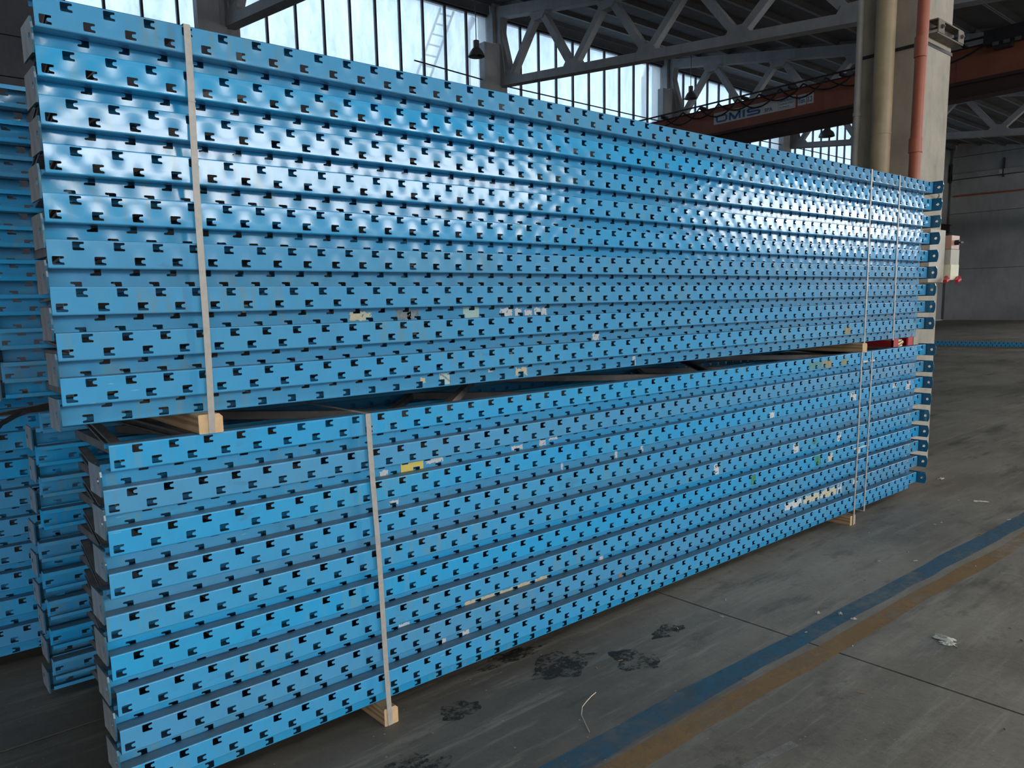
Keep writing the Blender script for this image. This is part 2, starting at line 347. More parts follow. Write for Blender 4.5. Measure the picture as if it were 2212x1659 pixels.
flat('painted_line', rough_strip([(0.2,1.60),(2.25,1.59),(3.11,1.56),(4.4,1.52),(5.02,1.49),(11,1.33)], [(0.2,1.50),(2.11,1.50),(2.89,1.47),(4.17,1.44),(4.99,1.40),(11,1.24)]), 0.0009, M['orange_line'], label='faded orange floor line')
def stroke(pts, w):
    L, R_ = [], []
    for i, p in enumerate(pts):
        a = Vector(pts[max(i-1, 0)]); b = Vector(pts[min(i+1, len(pts)-1)]); t = (b-a).normalized(); nn = Vector((-t.y, t.x))
        ww = w*random.uniform(.75, 1.2)/2; L.append(tuple(Vector(p)+nn*ww)); R_.append(tuple(Vector(p)-nn*ww))
    return L+R_[::-1]
flat('floor_mark', stroke([(4.49,2.23),(4.58,2.225),(4.70,2.20),(4.71,2.12),(4.72,2.02)], .035), 0.0012, M['white_mark'], label='rubbed white angle mark')
flat('floor_mark', [(4.44,2.14),(4.49,2.13),(4.48,2.0),(4.42,2.01)], 0.0012, M['white_mark'])
flat('floor_mark', stroke([(2.08,1.27),(2.20,1.26),(2.33,1.24)], .035), 0.0012, M['white_mark'], label='rubbed white dash')
flat('floor_mark', stroke([(4.66,1.33),(4.68,1.27),(4.67,1.19)], .04), 0.0012, M['white_mark'])
flat('floor_mark', stroke([(1.85,1.36),(2.0,1.33),(2.12,1.30),(2.2,1.27)], .05), 0.0010, M['green_mark'], label='faded green smear')
def blob(cx, cy, rx, ry, n=40, j=.35):
    ph = [random.uniform(0, 6.28) for _ in range(4)]
    return [(cx+rx*math.cos(a)*(1+j*math.sin(3*a+ph[0])*.5+j*math.sin(5*a+ph[1])*.35+j*.25*math.sin(11*a+ph[2])), cy+ry*math.sin(a)*(1+j*math.sin(4*a+ph[3])*.5+j*.3*math.sin(9*a+ph[1]))) for a in [2*PI*i/n for i in range(n)]]
for (x, y, rx, ry) in [(2.16,2.2,.16,.10),(2.42,2.02,.10,.10),(1.62,2.2,.08,.06),(2.05,2.40,.16,.05),(1.25,2.0,.14,.09),(2.75,2.1,.1,.05)]:
    flat('dirt_patch', blob(x, y, rx, ry), 0.0010, M['dirt_mark'])

# ------------------------------------------------------------------ structure: walls, windows, columns, roof
YW = 17.6; KX = [7.13+7.75*k for k in range(-3, 6)]
def seam_wall(name, label, boxes, pm='conc_wall', back=None):
    w = obj(name, back, None, kind='structure', label=label)
    for b in boxes: obj('panel', MB().box(*b).me('panel', M[pm]), w)
    return w
# back wall under the glazing: horizontal precast panels between the columns
back = MB().box(-15, 48.8, YW+.16, YW+.40, 0, 7.45).me('wall_back', M['conc_wall'])
bx = []
edges = [-15]+KX[1:]+[48.4]
for a, b in zip(KX[:-1], KX[1:]):
    for z0, z1 in ((0, 1.5), (1.52, 3.0), (3.02, 4.5), (4.52, 5.9), (5.92, 6.65), (6.67, 7.4)):
        bx.append((a+.26, b-.26, YW, YW+.16, z0, z1))
wb = seam_wall('wall_back', 'precast wall below the high glazing, backlit shade in its colour', bx, 'conc_shade', back=back)
# end wall
back = MB().box(48.55, 48.8, -7.2, YW+.16, 0, 13).box(48.55, 48.8, -12.2, -7.2, 7.2, 13).me('wall_right', M['conc_wall'])
bx = []
for y0, y1 in ((-7.2, -2.2), (-2.18, 3.1), (3.12, 10.4), (10.42, YW)):
    for z0, z1 in ((0, 2.84), (2.86, 5.90), (5.93, 9.0), (9.03, 12.8)): bx.append((48.4, 48.55, y0, y1, z0, z1))
we = seam_wall('wall_right', 'grey concrete panel end wall', bx, back=back)
obj('wall_left', MB().box(-15.25, -15, -12, YW, 0, 11).me('wall_left', M['conc_wall']), kind='structure', label='end wall behind the camera side')
# front wall with strip windows and an open doorway
fw = MB(); y0, y1 = FY-.25, FY
fw.box(-15.2, 0.4, y0, y1, 5.4, 7.4); fw.box(0.4, 48.6, y0, y1, 0, 3.6); fw.box(0.4, 48.6, y0, y1, 5.65, 7.4)
fw.box(0.4, 3.4, y0, y1, 3.6, 5.65); fw.box(15.6, 24.5, y0, y1, 3.6, 5.65); fw.box(41, 48.6, y0, y1, 3.6, 5.65)
obj('wall_front', fw.me('wall_front', M['conc_wall']), kind='structure', label='front wall behind the camera')
for wi, (a, b) in enumerate(((3.4, 15.6), (24.5, 41.0))):
    f = MB(); k = a
    while k < b+.01: f.box(k-.03, k+.03, FY-.1, FY-.02, 3.6, 5.65); k += 0.76
    obj('window_%d' % (20+wi), f.me('window_frame', M['darkmetal']), kind='structure', label='mullions of the front strip window')
# high window wall, bay by bay
n = 0
ZS, ZT = 7.45, 9.42
mull = MB().box(-.025, .025, -.04, .04, 0, ZT-ZS).me('mullion', M['darkmetal'])
pane_me = {}
for a, b in zip(KX[:-1], KX[1:]):
    n += 1
    x0, x1 = a+.27, b-.27
    w = empty('window_%d' % n, ((x0+x1)/2, YW, ZS), kind='structure', label='tall frosted glazing between two wall columns, dirt streaks on the glass')
    fr = MB().box(x0-(x0+x1)/2, x1-(x0+x1)/2, -.06, .06, -.06, 0.02).box(x0-(x0+x1)/2, x1-(x0+x1)/2, -.06, .06, ZT-ZS-.03, ZT-ZS+.05)
    obj('window_sill', fr.me('window_sill', M['darkmetal']), w)
    cnt = 10; dx = (x1-x0)/cnt
    if round(dx, 3) not in pane_me: pane_me[round(dx, 3)] = MB().box(.01, dx-.01, -.004, .004, 0.02, ZT-ZS-.03).me('pane', M['pane'])
    for i in range(cnt):
        obj('pane', pane_me[round(dx, 3)], w, (x0+i*dx-(x0+x1)/2, .02, 0))
        if i: obj('mullion', mull, w, (x0+i*dx-(x0+x1)/2, 0, 0))
# header above the glazing
obj('wall_back_2', MB().box(46.1, 48.8, YW+.16, YW+.4, 7.45, 10.5).me('wall_back', M['conc_wall']), kind='structure', label='solid concrete strip at the end of the glazing')
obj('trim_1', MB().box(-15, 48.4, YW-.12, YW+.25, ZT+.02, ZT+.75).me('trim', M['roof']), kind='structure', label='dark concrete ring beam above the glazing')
# wire run in front of the sill
obj('trim_2', MB().tube([(11.9, YW-.35, 7.70), (15, YW-.35, 7.55), (22, YW-.35, 7.50), (30, YW-.35, 7.60), (46, YW-.35, 7.60)], .018, 6).me('trim', M['darkmetal']), kind='structure', label='thin service pipe in front of the window sill')

ZTOP = lambda y: 9.35-.172*(17.4-y)      # underside of top chord
ZBOT = lambda y: 7.53-.103*(17.4-y)      # underside of bottom chord
# wall columns
colme = MB().box(-.25, .25, 17.35, 18.0, 0, 9.9).me('column', M['conc'])
capme = MB().box(-.75, -.28, 17.12, 17.34, 7.2, 8.55).box(-.28, -.10, 17.2, 17.34, 7.2, 8.62).me('column_plate', M['conc'])
names_ord = {0:'far left', 1:'left', 2:'left', 3:'first', 4:'second', 5:'third', 6:'fourth', 7:'fifth', 8:'sixth'}
for i, x in enumerate(KX):
    if x < -1: continue
    c = empty('wall_column', (x, 0, 0), kind='structure', label='grey concrete wall column between two glazed bays')
    obj('shaft', colme, c); obj('column_plate', capme, c)
# trusses
def truss_mesh():
    b = MB(); t = .11
    def bar(p, q, w):
        p = Vector(p); q = Vector(q); d = (q-p).normalized(); nn = Vector((-d.y, d.x))*w/2
        b.prism([tuple(p-nn), tuple(q-nn), tuple(q+nn), tuple(p+nn)], 'x', -t*.8, t*.8)
    return b, bar, t
def build_truss(x, ya, yb, label, grp='precast roof trusses'):
    r = empty('roof_truss', (x, 0, 0), label=label, cat='truss', group=None)
    b = MB(); b.prism([(ya, ZTOP(ya)), (yb, ZTOP(yb)), (yb, ZTOP(yb)+.28), (ya, ZTOP(ya)+.28)], 'x', -.14, .14); obj('top_chord', b.me('top_chord', M['conc']), r)
    b = MB(); b.prism([(ya, ZBOT(ya)), (yb, ZBOT(yb)), (yb, ZBOT(yb)+.2), (ya, ZBOT(ya)+.2)], 'x', -.14, .14); obj('bottom_chord', b.me('bottom_chord', M['conc']), r)
    # solid end block at the wall
    b = MB(); b.prism([(17.0, ZBOT(17.0)+.2), (17.34, ZBOT(17.34)), (17.34, ZTOP(17.34)+.2), (17.15, ZTOP(17.15)), (17.2, ZTOP(17.2)-.35)], 'x', -.13, .13); obj('end_block', b.me('end_block', M['conc']), r)
    pts = [(17.28, ZTOP(17.28)-.3)]; y = 16.87; low = True
    while y > ya+.3:
        pts.append((y, ZBOT(y)+.16) if low else (y, ZTOP(y)+.1)); y -= 1.2; low = not low
    for p, q in zip(pts, pts[1:]):
        w = .17
        P = Vector(p); Q = Vector(q); d = (Q-P).normalized(); nn = Vector((-d.y, d.x))*w/2
        b = MB(); b.prism([tuple(P-nn), tuple(Q-nn), tuple(Q+nn), tuple(P+nn)], 'x', -.09, .09); obj('web_member', b.me('web_member', M['conc']), r)
    for i, p in enumerate(pts[1:]):
        zc = p[1]; up = i % 2 == 0
        b = MB()
        if up: b.prism([(p[0]-.34, zc-.02), (p[0]+.34, zc-.02), (p[0]+.17, zc+.20), (p[0]-.17, zc+.20)], 'x', -.12, .12)
        else: b.prism([(p[0]-.34, zc-.08), (p[0]+.34, zc-.08), (p[0]+.17, zc-.30), (p[0]-.17, zc-.30)], 'x', -.12, .12)
        obj('gusset', b.me('gusset', M['conc']), r)
    return r
tl = {3: 'pale concrete truss at the top left edge of the view, meeting the first wall column', 4: 'concrete roof truss above the middle of the stack, in front of the crane',
      5: 'concrete roof truss just behind the red crane girder', 6: 'distant concrete truss seen below the crane girder', 7: 'concrete truss second from the end wall', 8: 'concrete truss nearest the grey end wall'}
for i, x in enumerate(KX):
    if 3 <= i <= 6: build_truss(x, 2.9, 17.3, tl[i])
# roof slope: panels spanning from truss to truss
ce = empty('ceiling', (0, 0, 0), kind='structure', label='dark ribbed concrete roof panels sloping down from the glazing')
sl = math.atan(.172); PW = 1.2
pan = {}
def panel_mesh(L):
    k = round(L, 2)
    if k not in pan:
        b = MB(); prof = [(0.01, 0), (PW-.01, 0), (PW-.01, .34), (0.01, .34)]
        b.prism([(0.01, .0), (.05, .0), (.12, .11), (PW-.12, .11), (PW-.05, .0), (PW-.01, .0), (PW-.01, .30), (.01, .30)], 'x', 0, L)
        me = b.me('roof_panel', [M['roof'], M['roof_edge']])
        mi = [0]*len(me.polygons)
        for p in me.polygons:
            c = p.center
            if p.normal.z < -.9 and c.z < .01: mi[p.index] = 1
        me.polygons.foreach_set('material_index', mi); pan[k] = me
    return pan[k]
XP = [-15]+[x for x in KX if x > -14]+[48.4]
for a, b in zip(XP, XP[1:]):
    for j in range(13):
        y = 17.45-(j+1)*PW*math.cos(sl)
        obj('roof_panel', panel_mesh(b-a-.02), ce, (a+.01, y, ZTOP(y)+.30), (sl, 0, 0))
# second shed over the camera side, its own slope and the glazing that stands over the near column line
zz = lambda y: 7.2+(y-FY+.3)*.1655
obj('ceiling_2', MB().prism([(FY-.3, 7.2), (-6.8, zz(-6.8)), (-6.8, zz(-6.8)+.3), (FY-.3, 7.5)], 'x', -15.2, 48.6).prism([(-3.6, zz(-3.6)), (1.9, 9.6), (1.9, 9.9), (-3.6, zz(-3.6)+.3)], 'x', -15.2, 48.6).me('ceiling', M['roof']), kind='structure', label='roof slope over the camera side with a long slot added for the fill lamps')
rl = MB()  # bars over the slot that was added to carry the roof lamps
for k in range(33): rl.box(-15+2*k-.04, -15+2*k+.04, -6.8, -3.6, 8.35, 8.45)
obj('window_40', rl.me('added_slot_bars', M['darkmetal']), kind='structure', label='bars across the roof slot added for the fill lamps')
sh = MB().box(-15, 48.4, 1.8, 2.0, 9.0, 9.6); k = -15
while k < 48: sh.box(k-.03, k+.03, 1.87, 1.93, 7.3, 9.0); k += 1.5
obj('window_30', sh.me('window_frame', M['darkmetal']), kind='structure', label='mullions of the roof glazing over the near column line')
obj('trim_3', MB().box(-15, 48.4, 1.75, 3.0, 6.75, 7.3).me('trim', M['conc']), kind='structure', label='gutter beam over the near columns')

# near column with its pipes
nc = empty('near_column', (0, 0, 0), kind='structure', label='tall concrete column right of the stack, warm light on its front face')
cm = MB(); X0c, X1c, Y0c, Y1c = 6.87, 7.40, 2.748, 3.30; ch = .02
cm.prism([(X0c, Y0c+ch), (X0c+ch, Y0c), (X1c-ch, Y0c), (X1c, Y0c+ch), (X1c, Y1c-ch), (X1c-ch, Y1c), (X0c+ch, Y1c), (X0c, Y1c-ch)], 'z', 0, 6.75)
obj('shaft', cm.me('shaft', M['conc_col']), nc)
sm = MB().box(-.26, .26, -.27, .27, 0, 6.75).me('column', M['conc_col'])
for x in KX:
    if x > 12: c = obj('near_column', sm, None, (x, 3.02, 0), kind='structure', label='concrete column of the near row, beyond the frame')
def pipe(name, pts, r, mat, label, cat='pipe', collars=(), n=14):
    o = empty(name, pts[0], label=label, cat=cat)
    p0 = Vector(pts[0]); me = MB().tube([Vector(p)-p0 for p in pts], r, n).me('pipe_run', mat); smooth_by_angle(me); obj('pipe_run', me, o)
    for z, rr, h in collars:
        cme = MB().tube([(0, 0, z-h/2-p0.z), (0, 0, z+h/2-p0.z)], rr, n).me('collar', mat); smooth_by_angle(cme); obj('collar', cme, o)
    return o
pipe('drain_pipe', [(6.77, 3.03, 0), (6.77, 3.03, 6.7)], .078, M['pipe_beige'], 'thick beige drain pipe running up the shaded side of the near column', collars=((2.84, .082, .012), (.6, .09, .12)))
pipe('drain_pipe', [(6.63, 2.69, 0), (6.63, 2.69, 2.4), (6.66, 2.69, 4.5), (6.68, 2.69, 6.7)], .044, M['pipe_red'], 'slim red plastic pipe at the front corner of the near column', collars=((2.68, .052, .11), (3.42, .047, .15)))
pipe('conduit', [(6.83, 3.27, 0), (6.83, 3.27, 6.7)], .028, M['conduit'], 'thin grey conduit on the far edge of the near column', collars=((3.05, .034, .03),))
# clamp band around the near column and steel bracket
bb = MB(); 
bb.box(X0c-.01, X0c, Y0c, Y1c, 3.50, 3.525); bb.box(X0c, X1c, Y0c-.006, Y0c, 3.50, 3.525)
o = obj('clamp_band', bb.me('clamp_band', M['cable'])); setp(o, 'dark band clamped round the near column behind the steel bracket', 'band')
br = empty('steel_bracket', (7.12, 2.705, 3.62), label='rusty square steel bracket bolted across the lit face of the near column', cat='bracket')
b = MB(); y0, y1 = -.045, .042
b.box(-.26, .27, y0, y1, .047, .057); b.box(-.26, .27, y0, y1, -.057, -.047)
obj('bracket_body', b.me('bracket_body', M['rusty']), br)
b = MB().box(-.26, .27, .03, .042, -.047, .047); obj('spacer', b.me('spacer', M['rusty']), br)
for sx in (-.20, .21):
    b = MB().tube([(sx, -.075, 0), (sx, .03, 0)], .008, 6).tube([(sx, -.068, 0), (sx, -.05, 0)], .016, 6); obj('bolt', b.me('bolt', M['rusty']), br)
    obj('plate', MB().box(sx-.06, sx+.06, -.05, -.042, -.047, .047).me('plate', M['rusty']), br)

# switch boxes on the near column
eb = empty('switch_box', (7.31, 2.70, 1.63), label='grey and cream electrical switch box with red plugs on the near column', cat='switch box')
obj('back_box', MB().box(-.32, .0, -.02, .045, -.02, .42).me('back_box', M['box_grey']), eb)
obj('cover_box', MB().box(.03, .22, -.06, .045, .13, .26).me('cover_box', M['box_grey']), eb)
obj('socket_box', MB().box(.02, .20, -.07, .045, .0, .13).me('socket_box', M['box_cream']), eb)
obj('switch_window', MB().box(.06, .235, -.05, .045, .265, .38).me('switch_window', M['clear_cover']), eb)
obj('switch_handle', MB().tube([(.14, -.05, .32), (.14, -.085, .32)], .022, 12).box(.125, .19, -.10, -.085, .312, .328).me('switch_handle', M['cable']), eb)
obj('red_plug', MB().tube([(.16, -.085, .02), (.13, -.10, .0), (.05, -.11, -.015)], [.018, .022, .016], 12).me('red_plug', M['red_cab']), eb)
obj('red_plug', MB().tube([(-.04, -.06, .02), (-.07, -.08, .0), (-.15, -.09, -.015)], [.018, .022, .016], 12).me('red_plug', M['red_cab']), eb)
# cables in front of the column
for i, (z, lab) in enumerate(((2.345, 'thin grey cable loop on the near column, above the second foot plate'), (2.11, 'short grey cable loop on the near column, above the fourth foot plate'))):
    pts = [(6.98+.26*t, 2.742-.06*math.sin(PI*t), z+.012*math.sin(PI*t*1.3)-.02*t) for t in [k/12 for k in range(13)]]
    me = MB().tube(pts, .006, 8).me('cable', M['conduit']); smooth_by_angle(me); setp(obj('cable_loop', me), lab, 'cable')
# red hose cabinet behind the stack end
hc = empty('hose_cabinet', (6.18, 2.60, 0), label='open red steel hose cabinet between the stack end and the near column', cat='cabinet')
b = MB(); b.box(0, .38, .02, .27, 1.48, 1.50); b.box(0, .38, .25, .27, .7, 1.48); b.box(0, .012, .0, .27, .7, 1.48); b.box(.37, .38, 0, .27, .7, 1.48); b.box(0, .38, .0, .27, .68, .70)
b.box(.0, .10, 0, .012, .7, 1.48); b.box(.28, .38, 0, .012, .7, 1.48); obj('cabinet_body', b.me('cabinet_body', M['red_cab']), hc)
b = MB().box(.02, .05, .05, .22, 0, .68).box(.32, .35, .05, .22, 0, .68); obj('stand', b.me('stand', M['red_cab']), hc)
hm = MB().lathe([(.02, -.06), (.11, -.06), (.115, 0), (.11, .06), (.02, .06)], 20, (.19, .13, 1.10)).me('hose_reel', M['box_cream']); smooth_by_angle(hm); obj('hose_reel', hm, hc)
obj('valve', MB().tube([(.13, .03, 1.12), (.22, .03, 1.14)], .02, 10).me('valve', M['brass']), hc)

# end wall details
b = MB(); b.box(48.22, 48.38, 2.0, 17.5, 7.76, 7.79); b.box(48.22, 48.24, 2.0, 17.5, 7.76, 8.05); b.box(48.21, 48.25, 2, 17.5, 8.04, 8.07)
ct = empty('cable_tray', (48.3, 10, 7.9), label='long grey cable tray across the end wall', cat='cable tray')
mm = b.me('tray', M['roof_edge']); [setattr(v, 'co', v.co-Vector((48.3, 10, 7.9))) for v in mm.vertices]; obj('tray', mm, ct)
for k in range(7):
    obj('tray_hanger', MB().box(-.1, .08, -8+k*2.6-.03, -8+k*2.6+.03, -.25, .75).me('tray_hanger', M['darkmetal']), ct)
for k in range(24):
    y = -7.6+k*.63; obj('label_plate', MB().box(-.10, -.085, y, y+random.uniform(.15, .4), -.09, .13).me('label_plate', M['conc'] if k % 5 else M['sign_white']), ct)
setp(obj('water_pipe', MB().tube([(48.3, 2, 6.78), (48.3, 17.4, 6.88)], .045, 8).me('water_pipe', M['pipe_red'])), 'thin dark red pipe running across the end wall', 'pipe')

# downpipes and the ladder outside the glass
for i, x in enumerate((14.38, 22.12)):
    lab = ('outdoor rainwater pipe behind the glass left of the second wall column', 'outdoor rainwater pipe behind the glass left of the third wall column')[i]
    me = MB().tube([(x, 18.15, 6.0), (x, 18.15, 9.15), (x+.2, 18.15, 9.5)], .09, 12).me('rain_pipe', M['alu']); smooth_by_angle(me); setp(obj('rain_pipe', me), lab, 'pipe')
la = empty('ladder', (12.85, 18.05, 6.9), label='leaning ladder seen faintly outside the frosted glass', cat='ladder')
P0, P1 = Vector((-.45, 0, 0)), Vector((.75, 0, 2.6))
for s_ in (-.22, .22): obj('stile', MB().tube([P0+Vector((s_, 0, 0)), P1+Vector((s_, 0, 0))], .035, 6).me('stile', M['alu']), la)
rg = MB().tube([(-.22, 0, 0), (.22, 0, 0)], .025, 6).me('rung', M['alu'])
for k in range(9): obj('rung', rg, la, P0.lerp(P1, (k+.5)/9))

# ------------------------------------------------------------------ overhead crane
XC = 17.0
cr = empty('overhead_crane', (XC, 10, 5.26), label='rust-red overhead travelling crane girder crossing the bay', cat='crane')
def cpart(name, b, mat, smooth=False):
    me = b.me(name, mat)
    for v in me.vertices: v.co -= Vector((XC, 10, 5.26))
    if smooth: smooth_by_angle(me)
    return obj(name, me, cr)
cpart('girder_web', MB().box(XC, XC+.45, 3.2, 17.0, 5.56, 6.15), M['crane'])
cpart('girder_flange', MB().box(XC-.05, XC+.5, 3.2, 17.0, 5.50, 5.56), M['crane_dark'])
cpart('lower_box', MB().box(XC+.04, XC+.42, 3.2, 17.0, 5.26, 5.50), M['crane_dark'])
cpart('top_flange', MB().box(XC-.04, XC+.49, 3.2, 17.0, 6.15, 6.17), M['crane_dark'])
for y in (6.2, 8.9, 10.75, 13.2): cpart('stiffener', MB().box(XC-.008, XC, y-.01, y+.01, 5.57, 6.14), M['crane'])
cpart('cable_rail', MB().box(XC-.16, XC-.12, 3.2, 17.0, 6.24, 6.27), M['cable'])
for k in range(12): y = 3.7+k*1.19; cpart('rail_bracket', MB().box(XC-.16, XC+.1, y-.02, y+.02, 6.17, 6.25), M['cable'])
nodes = [13.95, 13.13, 12.55, 12.03, 11.5, 10.95, 10.4, 9.85, 9.3, 8.77, 8.1, 7.4, 6.6, 5.5]
for i in range(0, len(nodes)-2):
    a, b_ = nodes[i], nodes[i+2]; dip = .30 if i % 2 else .24
    pts = [(XC-.15-.03*(i % 2), a+(b_-a)*t, 6.2-4*dip*t*(1-t)) for t in [k/10 for k in range(11)]]
    cpart('festoon_cable', MB().tube(pts, .018, 6), M['cable'])
# hoist trolley
tb = MB(); tb.box(XC-.35, XC-.10, 4.75, 5.65, 6.05, 6.30); tb.box(XC-.33, XC-.15, 5.2, 5.5, 5.95, 6.05); cpart('trolley', tb, M['cable'])
for k in range(4): cpart('trolley_terminal', MB().box(XC-.37, XC-.35, 4.85+.18*k, 4.95+.18*k, 6.0, 6.06), M['lamp'])
# signs on the girder
def plate(y_hi, y_lo, z0, z1, nm='sign_plate'): return cpart(nm, MB().box(XC-.012, XC, y_lo, y_hi, z0, z1), M['sign_white'])
def mesh_text(nm, txt, size, mat, bold=0.0, extrude=.001):
    cu = bpy.data.curves.new(nm, 'FONT'); cu.body = txt; cu.size = size; cu.extrude = extrude; cu.offset = bold
    t = bpy.data.objects.new('tmp', cu); C.objects.link(t); bpy.context.view_layer.update()
    me = bpy.data.meshes.new_from_object(t.evaluated_get(bpy.context.evaluated_depsgraph_get())); bpy.data.objects.remove(t); bpy.data.curves.remove(cu)
    me.name = nm; me.materials.clear(); me.materials.append(mat); return me
def text(txt, y_left, z, size, parent=cr, sx=1.0, mat='sign_blue', bold=0.0, dx=-.014, nm='lettering'):
    o = obj(nm, mesh_text(nm, txt, size, M[mat], bold), parent, Vector((XC+dx, y_left, z))-Vector((XC, 10, 5.26)), (PI/2, 0, -PI/2)); o.scale = (sx, 1, 1); return o
plate(11.72, 9.56, 5.76, 6.035)
lb = MB()
def bar(u0, u1, v0, v1): lb.box(XC-.016, XC-.012, 11.655-u1, 11.655-u0, 5.795+v0, 5.795+v1)
def poly(pts): lb.prism([(11.655-u, 5.795+v) for u, v in pts], 'x', XC-.016, XC-.012)
LH, SW = .175, .05
# O
poly([(.0, .045), (.05, .045), (.05, .13), (.0, .13)]); poly([(.27, .045), (.32, .045), (.32, .13), (.27, .13)])
poly([(.0, .045), (.045, 0), (.275, 0), (.32, .045), (.27, .048), (.26, .04), (.06, .04), (.05, .048)]); poly([(.0, .13), (.05, .127), (.06, .135), (.26, .135), (.27, .127), (.32, .13), (.275, LH), (.045, LH)])
# M
bar(.37, .42, 0, LH); bar(.64, .69, 0, LH); poly([(.37, LH), (.42, LH), (.53, .07), (.64, LH), (.69, LH), (.56, 0), (.50, 0)])
# I
bar(.745, .805, 0, LH)
# S
bar(.90, 1.22, .135, LH); bar(.86, 1.18, 0, .04); bar(.90, 1.18, .068, .107); poly([(.86, .095), (.90, .068), (.92, .107), (.92, .135), (.90, LH), (.86, .145)]); poly([(1.18, 0), (1.22, .03), (1.22, .08), (1.18, .107), (1.16, .068), (1.16, .04)])
cpart('lettering', lb, M['sign_blue'])
text('SPA', 10.33, 5.80, .115, sx=1.1, bold=.002)
bf = MB(); 
for (ya, yb, za, zb) in ((9.58, 9.98, 5.785, 5.79), (9.58, 9.98, 6.015, 6.02), (9.58, 9.585, 5.785, 6.02), (9.975, 9.98, 5.785, 6.02)): bf.box(XC-.014, XC-.012, ya, yb, za, zb)
cpart('sign_border', bf, M['sign_blue'])
text('SANDRIGO', 9.95, 5.945, .068, sx=1.0, bold=.001); text('VICENZA  ITALY', 9.95, 5.875, .05, sx=.95); text('TEL. (0444) 658', 9.95, 5.81, .042, sx=.9)
plate(9.50, 9.30, 5.78, 6.01); plate(9.28, 9.13, 5.78, 6.01)
text('Ton.', 9.49, 5.825, .15, sx=.66, bold=.003); text('3.2', 9.27, 5.82, .16, sx=.60, bold=.003)
# runway beams
for y, z, lab in ((17.05, 5.0, 'steel runway beam of the crane along the window wall'), (3.43, 5.0, 'steel runway beam of the crane along the near columns')):
    b = MB().box(9.5 if y > 10 else 12, 47, y-.12, y+.12, z+.2, z+.22).box(9.5 if y > 10 else 12, 47, y-.01, y+.01, z-.2, z+.2).box(9.5 if y > 10 else 12, 47, y-.12, y+.12, z-.22, z-.2)
    setp(obj('crane_runway', b.me('crane_runway', M['crane_dark'])), lab, 'beam')

# ------------------------------------------------------------------ pendant lamps
def pend(x, y, z, d, lab, dome=False):
    r = empty('pendant_lamp', (x, y, z), label=lab, cat='lamp')
    zr = ZTOP(y)+.3
    if not dome:
        p = [(.06*d/.42, .37), (.075*d/.42, .36), (.075*d/.42, .19), (.10*d/.42, .175), (d*.34, .12), (d*.45, .04), (d*.5, 0), (d*.5, -.01), (d*.47, -.005), (d*.42, .03), (d*.33, .085), (.06, .12)]
    else:
        p = [(.07, .42), (.16, .41), (.17, .36), (.09, .32), (.10, .27), (d*.22, .24), (d*.40, .16), (d*.48, .06), (d*.5, 0), (d*.47, 0), (d*.38, .14), (.06, .2)]
    me = MB().lathe(p, 24).me('lamp_shade', M['lamp']); smooth_by_angle(me, 50); obj('lamp_shade', me, r)
    me = MB().lathe([(.001, .03), (.04, .04), (.055, .08), (.04, .12), (.001, .13)], 12).me('bulb', M['lamp_in']); smooth_by_angle(me, 60); obj('bulb', me, r)
    obj('cord', MB().tube([(0, 0, .36), (0, 0, zr-z)], .012, 6).me('cord', M['lamp']), r)
    return r
pend(12.7, 15.7, 7.57, .42, 'grey bell pendant lamp in front of the glazing, left of the second wall column')
pend(21.2, 15.5, 7.78, .40, 'small grey pendant lamp hanging just above the crane girder')
pend(29.0, 15.0, 7.45, .58, 'wide domed pendant lamp seen below the crane girder', True)

